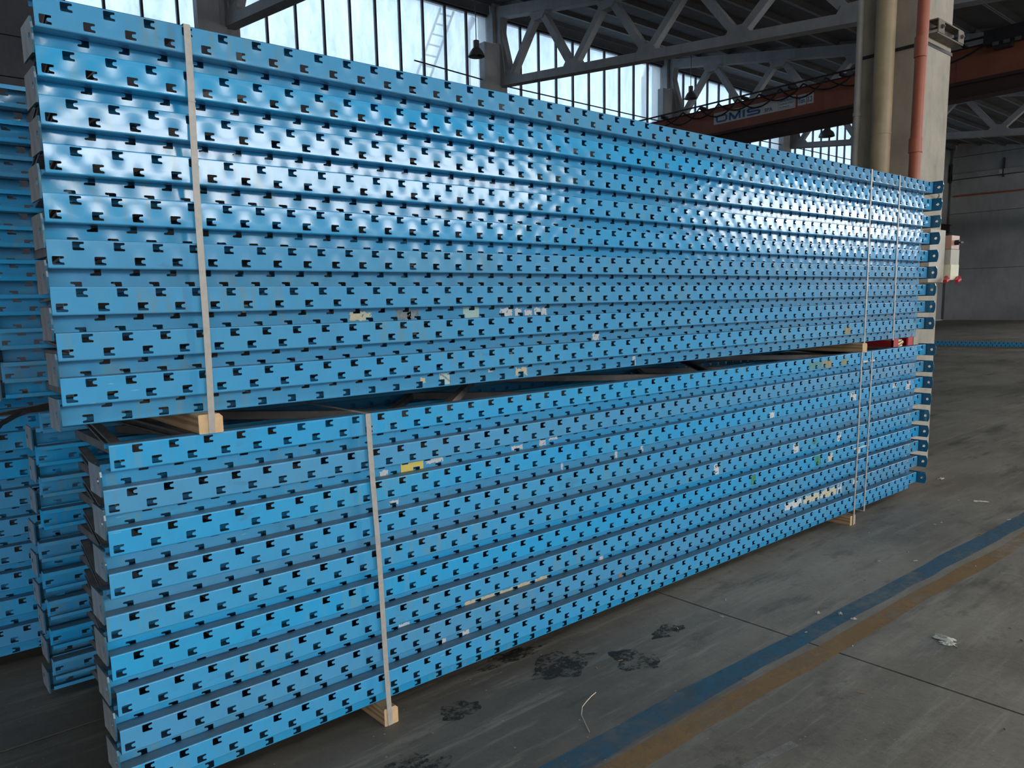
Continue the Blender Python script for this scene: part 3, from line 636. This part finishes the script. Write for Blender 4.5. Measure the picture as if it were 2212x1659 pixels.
# ------------------------------------------------------------------ rack uprights and frames
LEN, HF, DEP, T = 5.538, .075, .052, .002
HW = HF/2
HOLE = [(2,0),(26.5,0),(28,1.5),(28,4.5),(26.5,6),(19.5,6.8),(17.2,9),(17.2,13.5),(19.5,15.7),(26.5,16.5),(28,18),(28,21),(26.5,22.5),(2,22.5),(0,20.5),(0,2)]
HOLE = [(a/1000, b/1000) for a, b in HOLE]
def upright_mesh(name, mat):
    V = []; F = []
    x_off = -LEN/2; R = .004
    def face(y, flip):
        for row in (0, 1):
            z0, z1 = ((-HW+R, -HW+.0375) if row == 0 else (-HW+.0375, HW-R))
            hz = -HW+.009 if row == 0 else -HW+.0475
            hx0 = .01 if row == 0 else .06
            for k in range(55):
                xa = 0 if k == 0 else hx0+.1*k-.036; xb = LEN if k == 54 else hx0+.1*(k+1)-.036
                outer = [(xa, z0), (xb, z0), (xb, z1), (xa, z1)]
                hole = [(hx0+.1*k+a, hz+b) for a, b in HOLE]
                key = (row, k in (0, 54), k == 54)
                if key not in cache: cache[key] = tessellate_polygon([[Vector((p[0], p[1], 0)) for p in outer], [Vector((p[0], p[1], 0)) for p in hole]])
                nb = len(V); pts = outer+hole
                V.extend((p[0]+x_off, y, p[1]) for p in pts)
                for t in cache[key]:
                    a, b, c = (pts[i] for i in t)
                    ccw = (b[0]-a[0])*(c[1]-a[1])-(b[1]-a[1])*(c[0]-a[0]) > 0
                    t = tuple(i+nb for i in t)
                    # outward normal -y for the outer skin: counter-clockwise seen from -y (x right, z up)
                    if ccw != (not flip): t = t[::-1]
                    F.append(t)
                rims.append((row, k, nb+4))
    cache = {}; rims = []
    face(0.0, False); n1 = len(rims); face(T, True)
    for (a, b) in zip(rims[:n1], rims[n1:]):
        n = len(HOLE)
        for i in range(n):
            j = (i+1) % n; F.append((a[2]+i, a[2]+j, b[2]+j, b[2]+i))
    # folded flanges and lips, outer and inner line
    for s_ in (1, -1):
        def line(o):
            r_ = R-o; P = []
            for k in range(5):
                an = PI/2*k/4; P.append((R-r_*math.cos(an), HW-R+r_*math.sin(an)))
            r3 = .003
            for k in range(5):
                an = PI/2*k/4; P.append((DEP-r3+(r3-o)*math.sin(an), HW-r3+(r3-o)*math.cos(an)))
            P.append((DEP-o, HW-.015)); return P
        A, B = line(0), line(T); n = len(A); nb = len(V)
        for x in (x_off, x_off+LEN):
            V.extend((x, p[0], s_*p[1]) for p in A); V.extend((x, p[0], s_*p[1]) for p in B)
        for i in range(n-1):
            q = (nb+i, nb+i+1, nb+2*n+i+1, nb+2*n+i); F.append(q if s_ < 0 else q[::-1])
            q = (nb+n+i, nb+n+i+1, nb+3*n+i+1, nb+3*n+i); F.append(q[::-1] if s_ < 0 else q)
            F.append((nb+i, nb+i+1, nb+n+i+1, nb+n+i)); F.append((nb+2*n+i, nb+2*n+i+1, nb+3*n+i+1, nb+3*n+i))
        F.append((nb+n-1, nb+2*n-1, nb+4*n-1, nb+3*n-1))
    nb = len(V)
    for x in (x_off, x_off+LEN): V.extend([(x, 0, -HW+R), (x, 0, HW-R), (x, T, HW-R), (x, T, -HW+R)])
    F.append((nb, nb+1, nb+2, nb+3)); F.append((nb+7, nb+6, nb+5, nb+4))
    me = mesh(name, V, F, mat); 
    bm = bmesh.new(); bm.from_mesh(me); bmesh.ops.remove_doubles(bm, verts=bm.verts, dist=1e-6)
    for e in bm.edges: e.smooth = not (len(e.link_faces) == 2 and e.calc_face_angle(0) > math.radians(40))
    for f in bm.faces: f.smooth = True
    bm.to_mesh(me); bm.free(); return me
UP = upright_mesh('upright', M['blue'])
# rear upright: mirrored in y
UPR = UP.copy(); UPR.name = 'upright_rear'
bm = bmesh.new(); bm.from_mesh(UPR); bmesh.ops.scale(bm, verts=bm.verts, vec=(1, -1, 1)); bmesh.ops.reverse_faces(bm, faces=bm.faces); bm.to_mesh(UPR); bm.free()

def foot_mesh(sgn):
    """base plate across the foot end; sticks out past the face, round-cornered, one bolt hole"""
    y0, y1, h = -.066, .058, .043
    out = [(y1, -h), (y1, h)]
    for k in range(7):
        an = k/6; yy = y0+.010*(2*an-1)**2; out.append((yy, h-2*h*an))
    out = out[::-1]
    hole = [(-.036+.0095*math.cos(2*PI*k/14), .0095*math.sin(2*PI*k/14)) for k in range(14)]
    tr = tessellate_polygon([[Vector((p[0], p[1], 0)) for p in out], [Vector((p[0], p[1], 0)) for p in hole]])
    pts = out+hole; n = len(pts); no = len(out)
    x0, x1 = .012, .017
    V = [(x0, sgn*p[0], p[1]) for p in pts]+[(x1, sgn*p[0], p[1]) for p in pts]
    F = [tuple(t) for t in tr]; m1 = [0]*len(F)
    F += [tuple(i+n for i in reversed(t)) for t in tr]; m1 += [1]*(len(F)-len(m1))
    F += [(i, (i+1) % no, (i+1) % no+n, i+n) for i in range(no)]; F += [(no+i, no+(i+1) % 14, no+(i+1) % 14+n, no+i+n) for i in range(14)]; m1 += [0]*(len(F)-len(m1))
    b = MB(); b.V = [tuple(v) for v in V]; b.F = F; b.M = m1
    # channel sleeve inside the upright
    ya, yb = .004, .048
    b.box(-.006, .012, min(sgn*ya, sgn*(ya+.003)), max(sgn*ya, sgn*(ya+.003)), -.031, .031)
    b.box(-.006, .012, min(sgn*ya, sgn*yb), max(sgn*ya, sgn*yb), -.034, -.031); b.box(-.006, .012, min(sgn*ya, sgn*yb), max(sgn*ya, sgn*yb), .031, .034)
    me = b.me('foot_plate', [M['blue_dark'], M['steel']])
    return me
FT, FTR = foot_mesh(1), foot_mesh(-1)
def brace_mesh(p, q, w=.032, d=.028, t=.002):
    p = Vector((p[0], p[1], 0)); q = Vector((q[0], q[1], 0)); dr = (q-p).normalized(); nn = Vector((-dr.y, dr.x, 0))
    b = MB()
    def slab(a0, a1, z0, z1):
        V = [p+nn*a0+Vector((0, 0, z0)), q+nn*a0+Vector((0, 0, z0)), q+nn*a1+Vector((0, 0, z0)), p+nn*a1+Vector((0, 0, z0))]
        V += [v+Vector((0, 0, z1-z0)) for v in V]
        b.add(V, [(0,3,2,1),(4,5,6,7),(0,1,5,4),(1,2,6,5),(2,3,7,6),(3,0,4,7)])
    h = w/2
    slab(-d/2, -d/2+t, -h, h); slab(-d/2, d/2, h-t, h); slab(-d/2, d/2, -h, -h+t)
    slab(d/2-t, d/2, h-.008, h); slab(d/2-t, d/2, -h, -h+.008)
    return b.me('brace', M['brace'])
WID = 0.985
fx = LEN/2
zig = [(-fx+.30, .03), (-fx+.24, WID-.03), (-fx+1.15, .03), (-fx+2.05, WID-.03), (-fx+2.95, .03), (-fx+3.85, WID-.03), (-fx+4.7, .03), (-fx+5.25, WID-.03)]
BR = [brace_mesh((-fx+.045, .02), (-fx+.155, WID-.02)), brace_mesh((fx-.15, .02), (fx-.15, WID-.02))]+[brace_mesh(a, b) for a, b in zip(zig, zig[1:])]
EP = empty  # alias
def make_frame(X0, Yf, Zc, rev, label, group, sx=1.0, tilt=0.0):
    r = empty('rack_frame', (X0+LEN*sx/2, Yf, Zc), (0, PI if rev else 0, 0), label=label, cat='rack frame', group=None)
    if rev: r.rotation_euler = (0, PI, 0)
    r.scale = (sx, 1, 1)
    u = obj('upright', UP, r); u2 = obj('upright', UPR, r, (0, WID, 0))
    f = obj('foot_plate', FT, r, (fx, 0, 0), label='steel foot plate with a bolt hole'); f2 = obj('foot_plate', FTR, r, (fx, WID, 0), label='steel foot plate with a bolt hole')
    for b in BR: obj('brace', b, r)
    return r
PZ = [2.296,2.1775,2.0595,1.942,1.819,1.702,1.5805,1.4605,1.3415,1.149,1.027,.910,.7875,.667,.550,.439,.3235,.2015]
PX0 = [.45,.445,.442,.441,.429,.425,.423,.426,.425,.526,.502,.504,.496,.478,.48,.486,.485,.482]
RX0 = [.463,.462,.457,.450,.443,.438,.439,.436,.430,.518,.514,.503,.494,.485,.482,.488,.488,.481]
YF, OFF = 2.297, .054
for k in range(18):   # the foot plates clear the head ends of the proud frames above and below
    RX0[k] = min(RX0[k], PX0[k]+.010, PX0[k+1]+.010 if k not in (8, 17) else 9)
ordn = ['topmost', 'second', 'third', 'fourth', 'fifth', 'sixth', 'seventh', 'eighth', 'ninth']
frames = {}
for i in range(18):
    up = i < 9; k = i % 9; sx = 1.0 if up else .992; bn = 'upper' if up else 'lower'
    pos = 'lowest' if k == 8 else ordn[k]+(' from the top' if k else '')
    frames[('P', i)] = make_frame(PX0[i], YF, PZ[i]-.0375, False, 'perforated blue rack frame standing proud, %s in the %s bundle' % (pos, bn), None, sx)
    frames[('R', i)] = make_frame(RX0[i], YF+OFF, PZ[i]-.0375-.0597, True, 'set-back blue rack frame, foot plate at left, %s in the %s bundle' % (pos, bn), None, sx)
# second stack behind, one lower bundle
Y2 = 3.72
for i in range(9, 18):
    k = i-9; nm = ordn[k]+(' from the top' if k else '') if k < 8 else 'lowest'
    if i > 9: frames[('P2', i)] = make_frame(-.615+.006*(k % 3), Y2, PZ[i]-.0375, False, 'rear-stack blue frame at left edge, %s row with slots opening right' % (ordn[k-1]+(' from the top' if k > 1 else '') if k < 8 else 'lowest'), None)
    frames[('R2', i)] = make_frame(-.635+.006*(k % 2), Y2+OFF, PZ[i]-.0375-.0597, True, 'set-back rear-stack frame at left edge, %s row with left-opening slots' % nm, None)

# blue uprights lying on the floor far behind
o = empty('rack_beam', (24.2, 7.2, .10), (0, 0, math.radians(98)), label='blue perforated upright lying on the floor in the distance by the end wall', cat='rack beam')
fm_ = MB().box(-2.7, 2.7, -.05, .05, -.10, -.04).me('packing', M['blue_plain'])
a = obj('upright', UP, o, (0, -.05, 0)); a.scale = (1, 2, 1.7); a2 = obj('upright', UPR, o, (0, .20, 0)); a2.scale = (1, 2, 1.7)
obj('packing', MB().box(-2.6, 2.6, .0, .15, -.10, -.066).me('packing', M['wood']), o)

# paper labels, tape and foil left on the faces
STK = [('R', 6, 'cream', 1.318, 1.405, -0.021, 0.013), ('R', 6, 'grey', 1.503, 1.602, -0.024, 0.016), ('R', 6, 'palegreen', 1.805, 1.882, -0.024, 0.018), ('R', 6, 'white', 1.987, 2.055, -0.024, 0.015), ('R', 6, 'white', 2.065, 2.105, -0.024, 0.010), ('R', 6, 'white', 2.118, 2.161, -0.024, 0.003), ('R', 6, 'white', 2.171, 2.245, -0.024, 0.012), ('R', 6, 'white', 1.552, 1.568, -0.021, 0.010), ('R', 7, 'white', 2.52, 2.565, -0.024, 0.013), ('R', 8, 'pale', 1.685, 1.732, -0.030, 0.014), ('R', 8, 'cream', 1.597, 1.622, -0.017, 0.005), ('R', 8, 'cream', 2.062, 2.13, -0.027, 0.010), ('R', 8, 'white', 2.79, 2.815, -0.034, 0.013), ('R', 8, 'cream', 1.921, 1.945, 0.0, 0.013), ('P', 8, 'tan', 4.747, 4.839, -0.033, 0.025), ('R', 10, 'yellow', 1.499, 1.598, -0.027, 0.016), ('R', 10, 'white', 1.609, 1.69, -0.008, 0.012), ('R', 10, 'white', 1.408, 1.446, -0.025, 0.001), ('R', 10, 'white', 2.034, 2.097, -0.017, 0.003), ('R', 10, 'white', 2.189, 2.23, -0.019, 0.013), ('R', 10, 'white', 2.244, 2.299, -0.001, 0.013), ('R', 11, 'white', 2.666, 2.686, -0.025, 0.012), ('R', 11, 'white', 2.852, 2.873, -0.019, 0.011), ('R', 11, 'white', 2.316, 2.33, -0.024, 0.011), ('R', 15, 'cream', 1.771, 2.237, -0.024, -0.004), ('P', 13, 'white', 3.377, 3.431, -0.033, 0.033), ('P', 13, 'white', 4.171, 4.245, -0.033, 0.033), ('P', 11, 'white', 4.864, 4.954, -0.033, 0.033), ('P', 13, 'white', 4.711, 4.773, -0.031, 0.033), ('P', 13, 'green', 4.402, 4.454, -0.009, 0.033), ('P', 14, 'green', 3.734, 3.791, -0.031, 0.033), ('P', 14, 'green', 4.44, 4.521, -0.033, 0.033), ('P', 14, 'cream', 4.601, 4.668, -0.032, 0.033), ('P', 16, 'cream', 4.314, 4.514, -0.025, 0.033), ('P', 16, 'white', 4.101, 4.30, -0.023, 0.028), ('P', 16, 'cream', 4.52, 4.735, -0.030, 0.033), ('P', 16, 'white', 4.74, 4.803, -0.033, 0.033), ('P', 14, 'white', 4.953, 5.134, 0.001, 0.012), ('P', 14, 'white', 4.988, 5.04, -0.033, 0.0), ('P', 11, 'white', 3.907, 3.961, -0.033, 0.002), ('P', 9, 'tan', 4.482, 4.615, -0.033, 0.024), ('P', 9, 'tan', 4.734, 4.82, -0.033, 0.010), ('P', 9, 'green2', 4.316, 4.48, -0.033, 0.020), ('P', 9, 'white', 5.03, 5.198, -0.033, -0.018), ('R', 16, 'white', 1.739, 1.792, -0.026, -0.001), ('R', 16, 'white', 1.651, 1.675, -0.026, -0.004), ('R', 16, 'brown', 2.689, 2.749, -0.025, 0.002), ('R', 15, 'white', 2.559, 2.588, -0.025, 0.005), ('R', 15, 'white', 1.462, 1.509, -0.017, -0.006), ('P', 16, 'white', 4.954, 5.02, -0.006, 0.033), ('R', 11, 'white', 1.441, 1.484, -0.02, 0.0), ('P', 11, 'white', 5.487, 5.547, -0.002, 0.033), ('P', 11, 'white', 5.708, 5.787, -0.033, 0.033)]
clean = {'yellow', 'pale', 'palegreen'}
def holes_rects(kind):
    H = []
    for k in range(55):
        H.append((.01+.1*k, .01+.1*k+.0172, .009-HW, .009+.0225-HW)); H.append((.06+.1*k, .06+.1*k+.0172, .0475-HW, .0475+.0225-HW))
    return H
def add_sticker(kind, i, colr, xa, xb, za, zb):
    fr = frames[(kind, i)]; sx = fr.scale[0]; rev = kind == 'R'
    X0 = (RX0 if rev else PX0)[i]
    def loc(x, z):
        lx = (x-X0)/sx-fx
        return (-lx, -z) if rev else (lx, z)
    n = 10; w = xb-xa; h = zb-za
    jit = 0.0 if colr in clean else .14*min(w, h)
    edge = []
    for k in range(n): edge.append((xa+w*k/n, za+random.uniform(0, jit)))
    for k in range(n): edge.append((xb-random.uniform(0, jit), za+h*k/n))
    for k in range(n): edge.append((xb-w*k/n, zb-random.uniform(0, jit*1.6)))
    for k in range(n): edge.append((xa+random.uniform(0, jit), zb-h*k/n))
    # grid of small cells, skipping the punched slots so that the slots stay open
    hr = []
    for (ha, hb, hc_, hd) in holes_rects(kind):
        hr.append((ha-fx-.001, hb-fx+.011, hc_-.001, hd+.001))
    step = .0025; b = MB(); nx = max(2, int(w/step)); nz = max(2, int(h/step))
    from mathutils.geometry import intersect_point_tri_2d
    def inside(px, pz):
        c = False
        for (x1, z1), (x2, z2) in zip(edge, edge[1:]+edge[:1]):
            if (z1 > pz) != (z2 > pz) and px < (x2-x1)*(pz-z1)/(z2-z1)+x1: c = not c
        return c
    y = -.0006
    tear = random.uniform(0, 50)
    for p in range(nx):
        for q in range(nz):
            cx, cz = xa+w*(p+.5)/nx, za+h*(q+.5)/nz
            if not inside(cx, cz): continue
            if colr not in clean and math.sin(cx*190+tear)*math.sin(cz*160+tear*2)+.6*math.sin(cx*430-cz*300+tear) > 1.12: continue
            lx, lz = loc(cx, cz)
            if any(a < lx < b_ and c_ < lz < d_ for a, b_, c_, d_ in hr): continue
            q4 = [loc(xa+w*(p+u)/nx, za+h*(q+v)/nz) for u, v in ((0, 0), (1, 0), (1, 1), (0, 1))]
            b.add([(c0[0], y, c0[1]) for c0 in q4], [(0, 1, 2, 3)])
    if not b.V: return
    me = b.me('paper_label', ST[colr])
    bm = bmesh.new(); bm.from_mesh(me); bmesh.ops.remove_doubles(bm, verts=bm.verts, dist=1e-5)
    bmesh.ops.recalc_face_normals(bm, faces=bm.faces)
    ng = [f for f in bm.faces if f.normal.y > 0]; bmesh.ops.reverse_faces(bm, faces=ng)
    bm.to_mesh(me); bm.free()
    lab = {'white': 'torn white paper label', 'cream': 'torn cream paper label', 'grey': 'grey grimy label remains', 'green': 'crinkled green foil label', 'pale': 'pale green printed label', 'palegreen': 'pale mint label', 'tan': 'tan tape patch', 'green2': 'teal label remains', 'yellow': 'bright yellow label', 'brown': 'brown cardboard scrap'}[colr]
    o = obj('paper_label', me, fr, (0, 0, 0), label=lab)
    if colr == 'pale' or (colr == 'white' and h > .055 and w < .1):
        # printed words and arrow heads
        pb = MB()
        if colr == 'pale':
            lx, lz = loc(xa+.010, zb-.009); t = obj('label_print', mesh_text('label_print', 'MATRICOLA', .0085, ST['ink'], .0, .0001), o, (lx, y-.0006, lz), (PI/2, (PI if rev else 0)+math.radians(36), 0) )
            pb.add([(loc(xa+.003+u, zb-.006+v)[0], y-.0005, loc(xa+.003+u, zb-.006+v)[1]) for u, v in ((0, .002), (.006, .003), (.003, -.004))], [(0, 1, 2)])
            pb.add([(loc(xb-.010+u, zb-.006+v)[0], y-.0005, loc(xb-.010+u, zb-.006+v)[1]) for u, v in ((0, .003), (.006, .002), (.003, -.004))], [(0, 1, 2)])
        else:
            for (u0, u1, v0, v1) in ((.25, .75, .70, .78), (.35, .65, .60, .66), (.3, .7, .2, .26)):
                pb.add([(loc(xa+w*u, za+h*v)[0], y-.0005, loc(xa+w*u, za+h*v)[1]) for u, v in ((u0, v0), (u1, v0+.05), (u1, v1), (u0, v1+.03))], [(0, 1, 2, 3)])
        obj('label_print', pb.me('label_print', ST['ink']), o)
for s_ in STK: add_sticker(*s_)

# ------------------------------------------------------------------ timbers under the bundles
def timber(x0, x1, z0, z1, ya, yb, label, split=False):
    o = empty('timber_block', ((x0+x1)/2, ya, z0), label=label, cat='timber')
    w = (x1-x0)/2; h = z1-z0; c = .0025
    poly = [(-w+c, 0), (w-c, 0), (w, c), (w, h-.010), (w-.010, h), (-w+c, h), (-w, h-c), (-w, c)]
    if split:
        polys = [[(-w, 0), (-.006, 0), (-.006, h-.004), (-w, h)], [(.0, 0), (w, 0), (w, h-.004), (.0, h)]]
    else: polys = [poly]
    for pl in polys:
        me = MB().prism(pl, 'y', 0, yb-ya).me('beam', [M['wood'], M['wood_end']])
        me.polygons.foreach_set('material_index', [1 if abs(p.normal.y) > .9 else 0 for p in me.polygons]); obj('beam', me, o)
    return o
zb1 = PZ[8]-.0375-.0597-.0375
timber(.770, .842, 1.1490, zb1, 2.290, 3.36, 'pale timber block under the left part of the upper bundle')
timber(4.995, 5.060, 1.1490, zb1, 2.290, 3.36, 'timber block under the right part of the upper bundle')
zb2 = PZ[17]-.0375-.0597-.0375
timber(1.346, 1.404, 0, zb2, 2.287, 3.36, 'pale timber block on the floor under the left part of the lower bundle')
timber(4.950, 5.022, 0, zb2, 2.300, 3.36, 'pair of thin timbers on the floor under the right end of the lower bundle', True)
timber(.9, .97, 0, zb2, 3.72, 4.75, 'timber under the rear stack, hidden left')
timber(3.6, 3.67, 0, zb2, 3.72, 4.75, 'timber under the rear stack, hidden right')

# ------------------------------------------------------------------ straps
def strap(x, zt, zb, w, label, yf=YF-.003, yb=YF+OFF+WID+.003, lean=0.0, mat='strap', seal=None, t=.0012, x_bot=None):
    o = empty('packing_strap', (x, yf, zb), label=label, cat='strap')
    xb_ = 0 if x_bot is None else x_bot-x
    b = MB(); h = zt-zb; D = yb-yf
    V = []; n = 24
    for k in range(n+1):
        f = k/n; xx = xb_*(1-f)+.0015*math.sin(9*f+x*7); yy = -.0012*math.sin(PI*f)
        V += [(xx-w/2, yy, h*f), (xx+w/2, yy, h*f), (xx+w/2, yy+t, h*f), (xx-w/2, yy+t, h*f)]
    F = [(0, 1, 2, 3)]
    for k in range(n):
        a = 4*k
        F += [(a, a+4, a+5, a+1), (a+1, a+5, a+6, a+2), (a+2, a+6, a+7, a+3), (a+3, a+7, a+4, a)]
    F.append((4*n, 4*n+3, 4*n+2, 4*n+1)); b.add(V, F); obj('front_run', b.me('front_run', M[mat]), o)
    obj('top_run', MB().box(-w/2, w/2, 0, D, h, h+t).me('top_run', M[mat]), o)
    obj('rear_run', MB().box(-w/2, w/2, D-t, D, 0, h).me('rear_run', M[mat]), o)
    obj('bottom_run', MB().box(xb_-w/2, xb_+w/2, 0, D, -t, 0).me('bottom_run', M[mat]), o)
    if seal: obj('seal', MB().box(-w/2-.0005, w/2+.0005, -.0016, -.0003, seal-zb-.003, seal-zb).me('seal', M[mat]), o)
strap(.820, 2.2965, 1.1505, .019, 'wide grey plastic strap down the left part of the upper bundle', yf=2.288, seal=2.095, x_bot=.808)
strap(1.335, 1.1495, .002, .0195, 'wide grey plastic strap down the left part of the lower bundle', yf=2.284, x_bot=1.369)
strap(5.030, 2.2965, 1.2065, .018, 'narrow grey strap down the upper bundle above the right timber')
strap(5.438, 2.2965, 1.2065, .018, 'narrow grey strap nearest the right end of the upper bundle', x_bot=5.455)
strap(5.000, 1.1495, .002, .017, 'narrow grey strap on the lower bundle reaching down the right timber', yf=2.292, x_bot=4.985)
strap(5.152, 1.1495, .0665, .017, 'narrow grey strap nearest the right end of the lower bundle', x_bot=5.136)
# loose black strap hanging off the rear stack
pts = [(.545, 3.66, 1.115), (.50, 3.655, 1.10), (.45, 3.65, 1.075), (.415, 3.64, 1.035), (.39, 3.63, 1.01), (.36, 3.63, .975), (.345, 3.63, .93), (.33, 3.63, .90)]
V = []; 
for i, p in enumerate(pts):
    tw = .5*math.sin(i*1.1); V += [(p[0]-.008*math.cos(tw), p[1]-.008*math.sin(tw), p[2]+.008), (p[0]+.008*math.cos(tw), p[1]+.008*math.sin(tw), p[2]-.008)]
me = mesh('loose_strap', V, [(2*i, 2*i+1, 2*i+3, 2*i+2) for i in range(len(pts)-1)], M['black_strap'])
o = obj('loose_strap', me); setp(o, 'shiny black strap end dangling at the left edge between the stacks', 'strap')
mo = o.modifiers.new('thick', 'SOLIDIFY'); mo.thickness = .001

# ------------------------------------------------------------------ litter on the floor
def crumple(name, x, y, rx, ry, h, label, seed, mat='litter', cat='litter', group=None):
    rnd = random.Random(seed); n = 7; V = []; F = []
    for i in range(n):
        for j in range(n):
            u, v = i/(n-1)*2-1, j/(n-1)*2-1; e = 1-max(abs(u), abs(v))
            V.append((u*rx*(1+rnd.uniform(-.2, .2)), v*ry*(1+rnd.uniform(-.2, .2)), .001+h*rnd.uniform(.1, 1)*(.35+e)))
    for i in range(n-1):
        for j in range(n-1): F.append((i*n+j, (i+1)*n+j, (i+1)*n+j+1, i*n+j+1))
    me = mesh(name, V, F, M[mat]); o = obj(name, me, None, (x, y, 0), (0, 0, rnd.uniform(0, 6))); setp(o, label, cat, group)
    mo = o.modifiers.new('t', 'SOLIDIFY'); mo.thickness = .0008; return o
crumple('paper_scrap', 3.56, 1.215, .042, .030, .016, 'large torn grey paper scrap on the floor at the right, beyond the orange line', 3)
crumple('paper_scrap', 3.52, 1.185, .03, .018, .012, 'smaller grey paper flap in front of the large torn scrap', 4)
crumple('paper_ball', 3.43, 1.73, .009, .008, .016, 'small white crumpled paper ball above the blue line', 5)
crumple('paper_ball', 3.50, 1.655, .011, .008, .011, 'small white crumpled paper ball lying on the blue line', 6)
crumple('paper_ball', 3.49, 1.585, .013, .011, .008, 'flattened grey crumb at the lower edge of the blue line', 8)
crumple('paper_ball', 6.75, 2.40, .03, .02, .02, 'white crumb on the floor at the foot of the near column', 9)
crumple('leaf_scrap', 6.2, 1.93, .05, .02, .01, 'brown leaf-like scrap on the floor right of the stack end', 11)
crumple('leaf_scrap', 7.1, 1.62, .05, .04, .02, 'grey crumpled scrap on the floor near the right edge of the view', 12)
rnd = random.Random(5)
for k in range(46):
    px_ = rnd.uniform(1.3, 6.5); py_ = rnd.uniform(.5, 2.15)
    if 1.9 < py_ and px_ < 2: continue
    L = rnd.uniform(.004, .014)
    me = MB().box(-L, L, -.0018, .0018, 0.0002, .003).me('chip', M['wood'] if k % 2 else M['litter'])
    o = obj('wood_chip', me, None, (px_, py_, 0), (0, 0, rnd.uniform(0, 6))); setp(o, 'tiny pale splinter scattered on the concrete floor', 'splinter', 'splinters scattered on the floor')
pts = [(2.085, 1.935, .004), (2.05, 1.925, .006), (2.0, 1.905, .010), (1.955, 1.885, .012), (1.915, 1.85, .010), (1.885, 1.80, .006), (1.862, 1.76, .003)]
me = MB().tube(pts, .0016, 6).me('wire', M['conduit']); smooth_by_angle(me)
setp(obj('wire_piece', me), 'thin curved piece of wire on the floor in front of the stack', 'wire')
me = MB().tube([(3.55, 1.20, .003), (3.50, 1.14, .003)], .0015, 6).me('stick', M['rusty']); setp(obj('thin_stick', me), 'thin dark stick under the large paper scrap', 'stick')
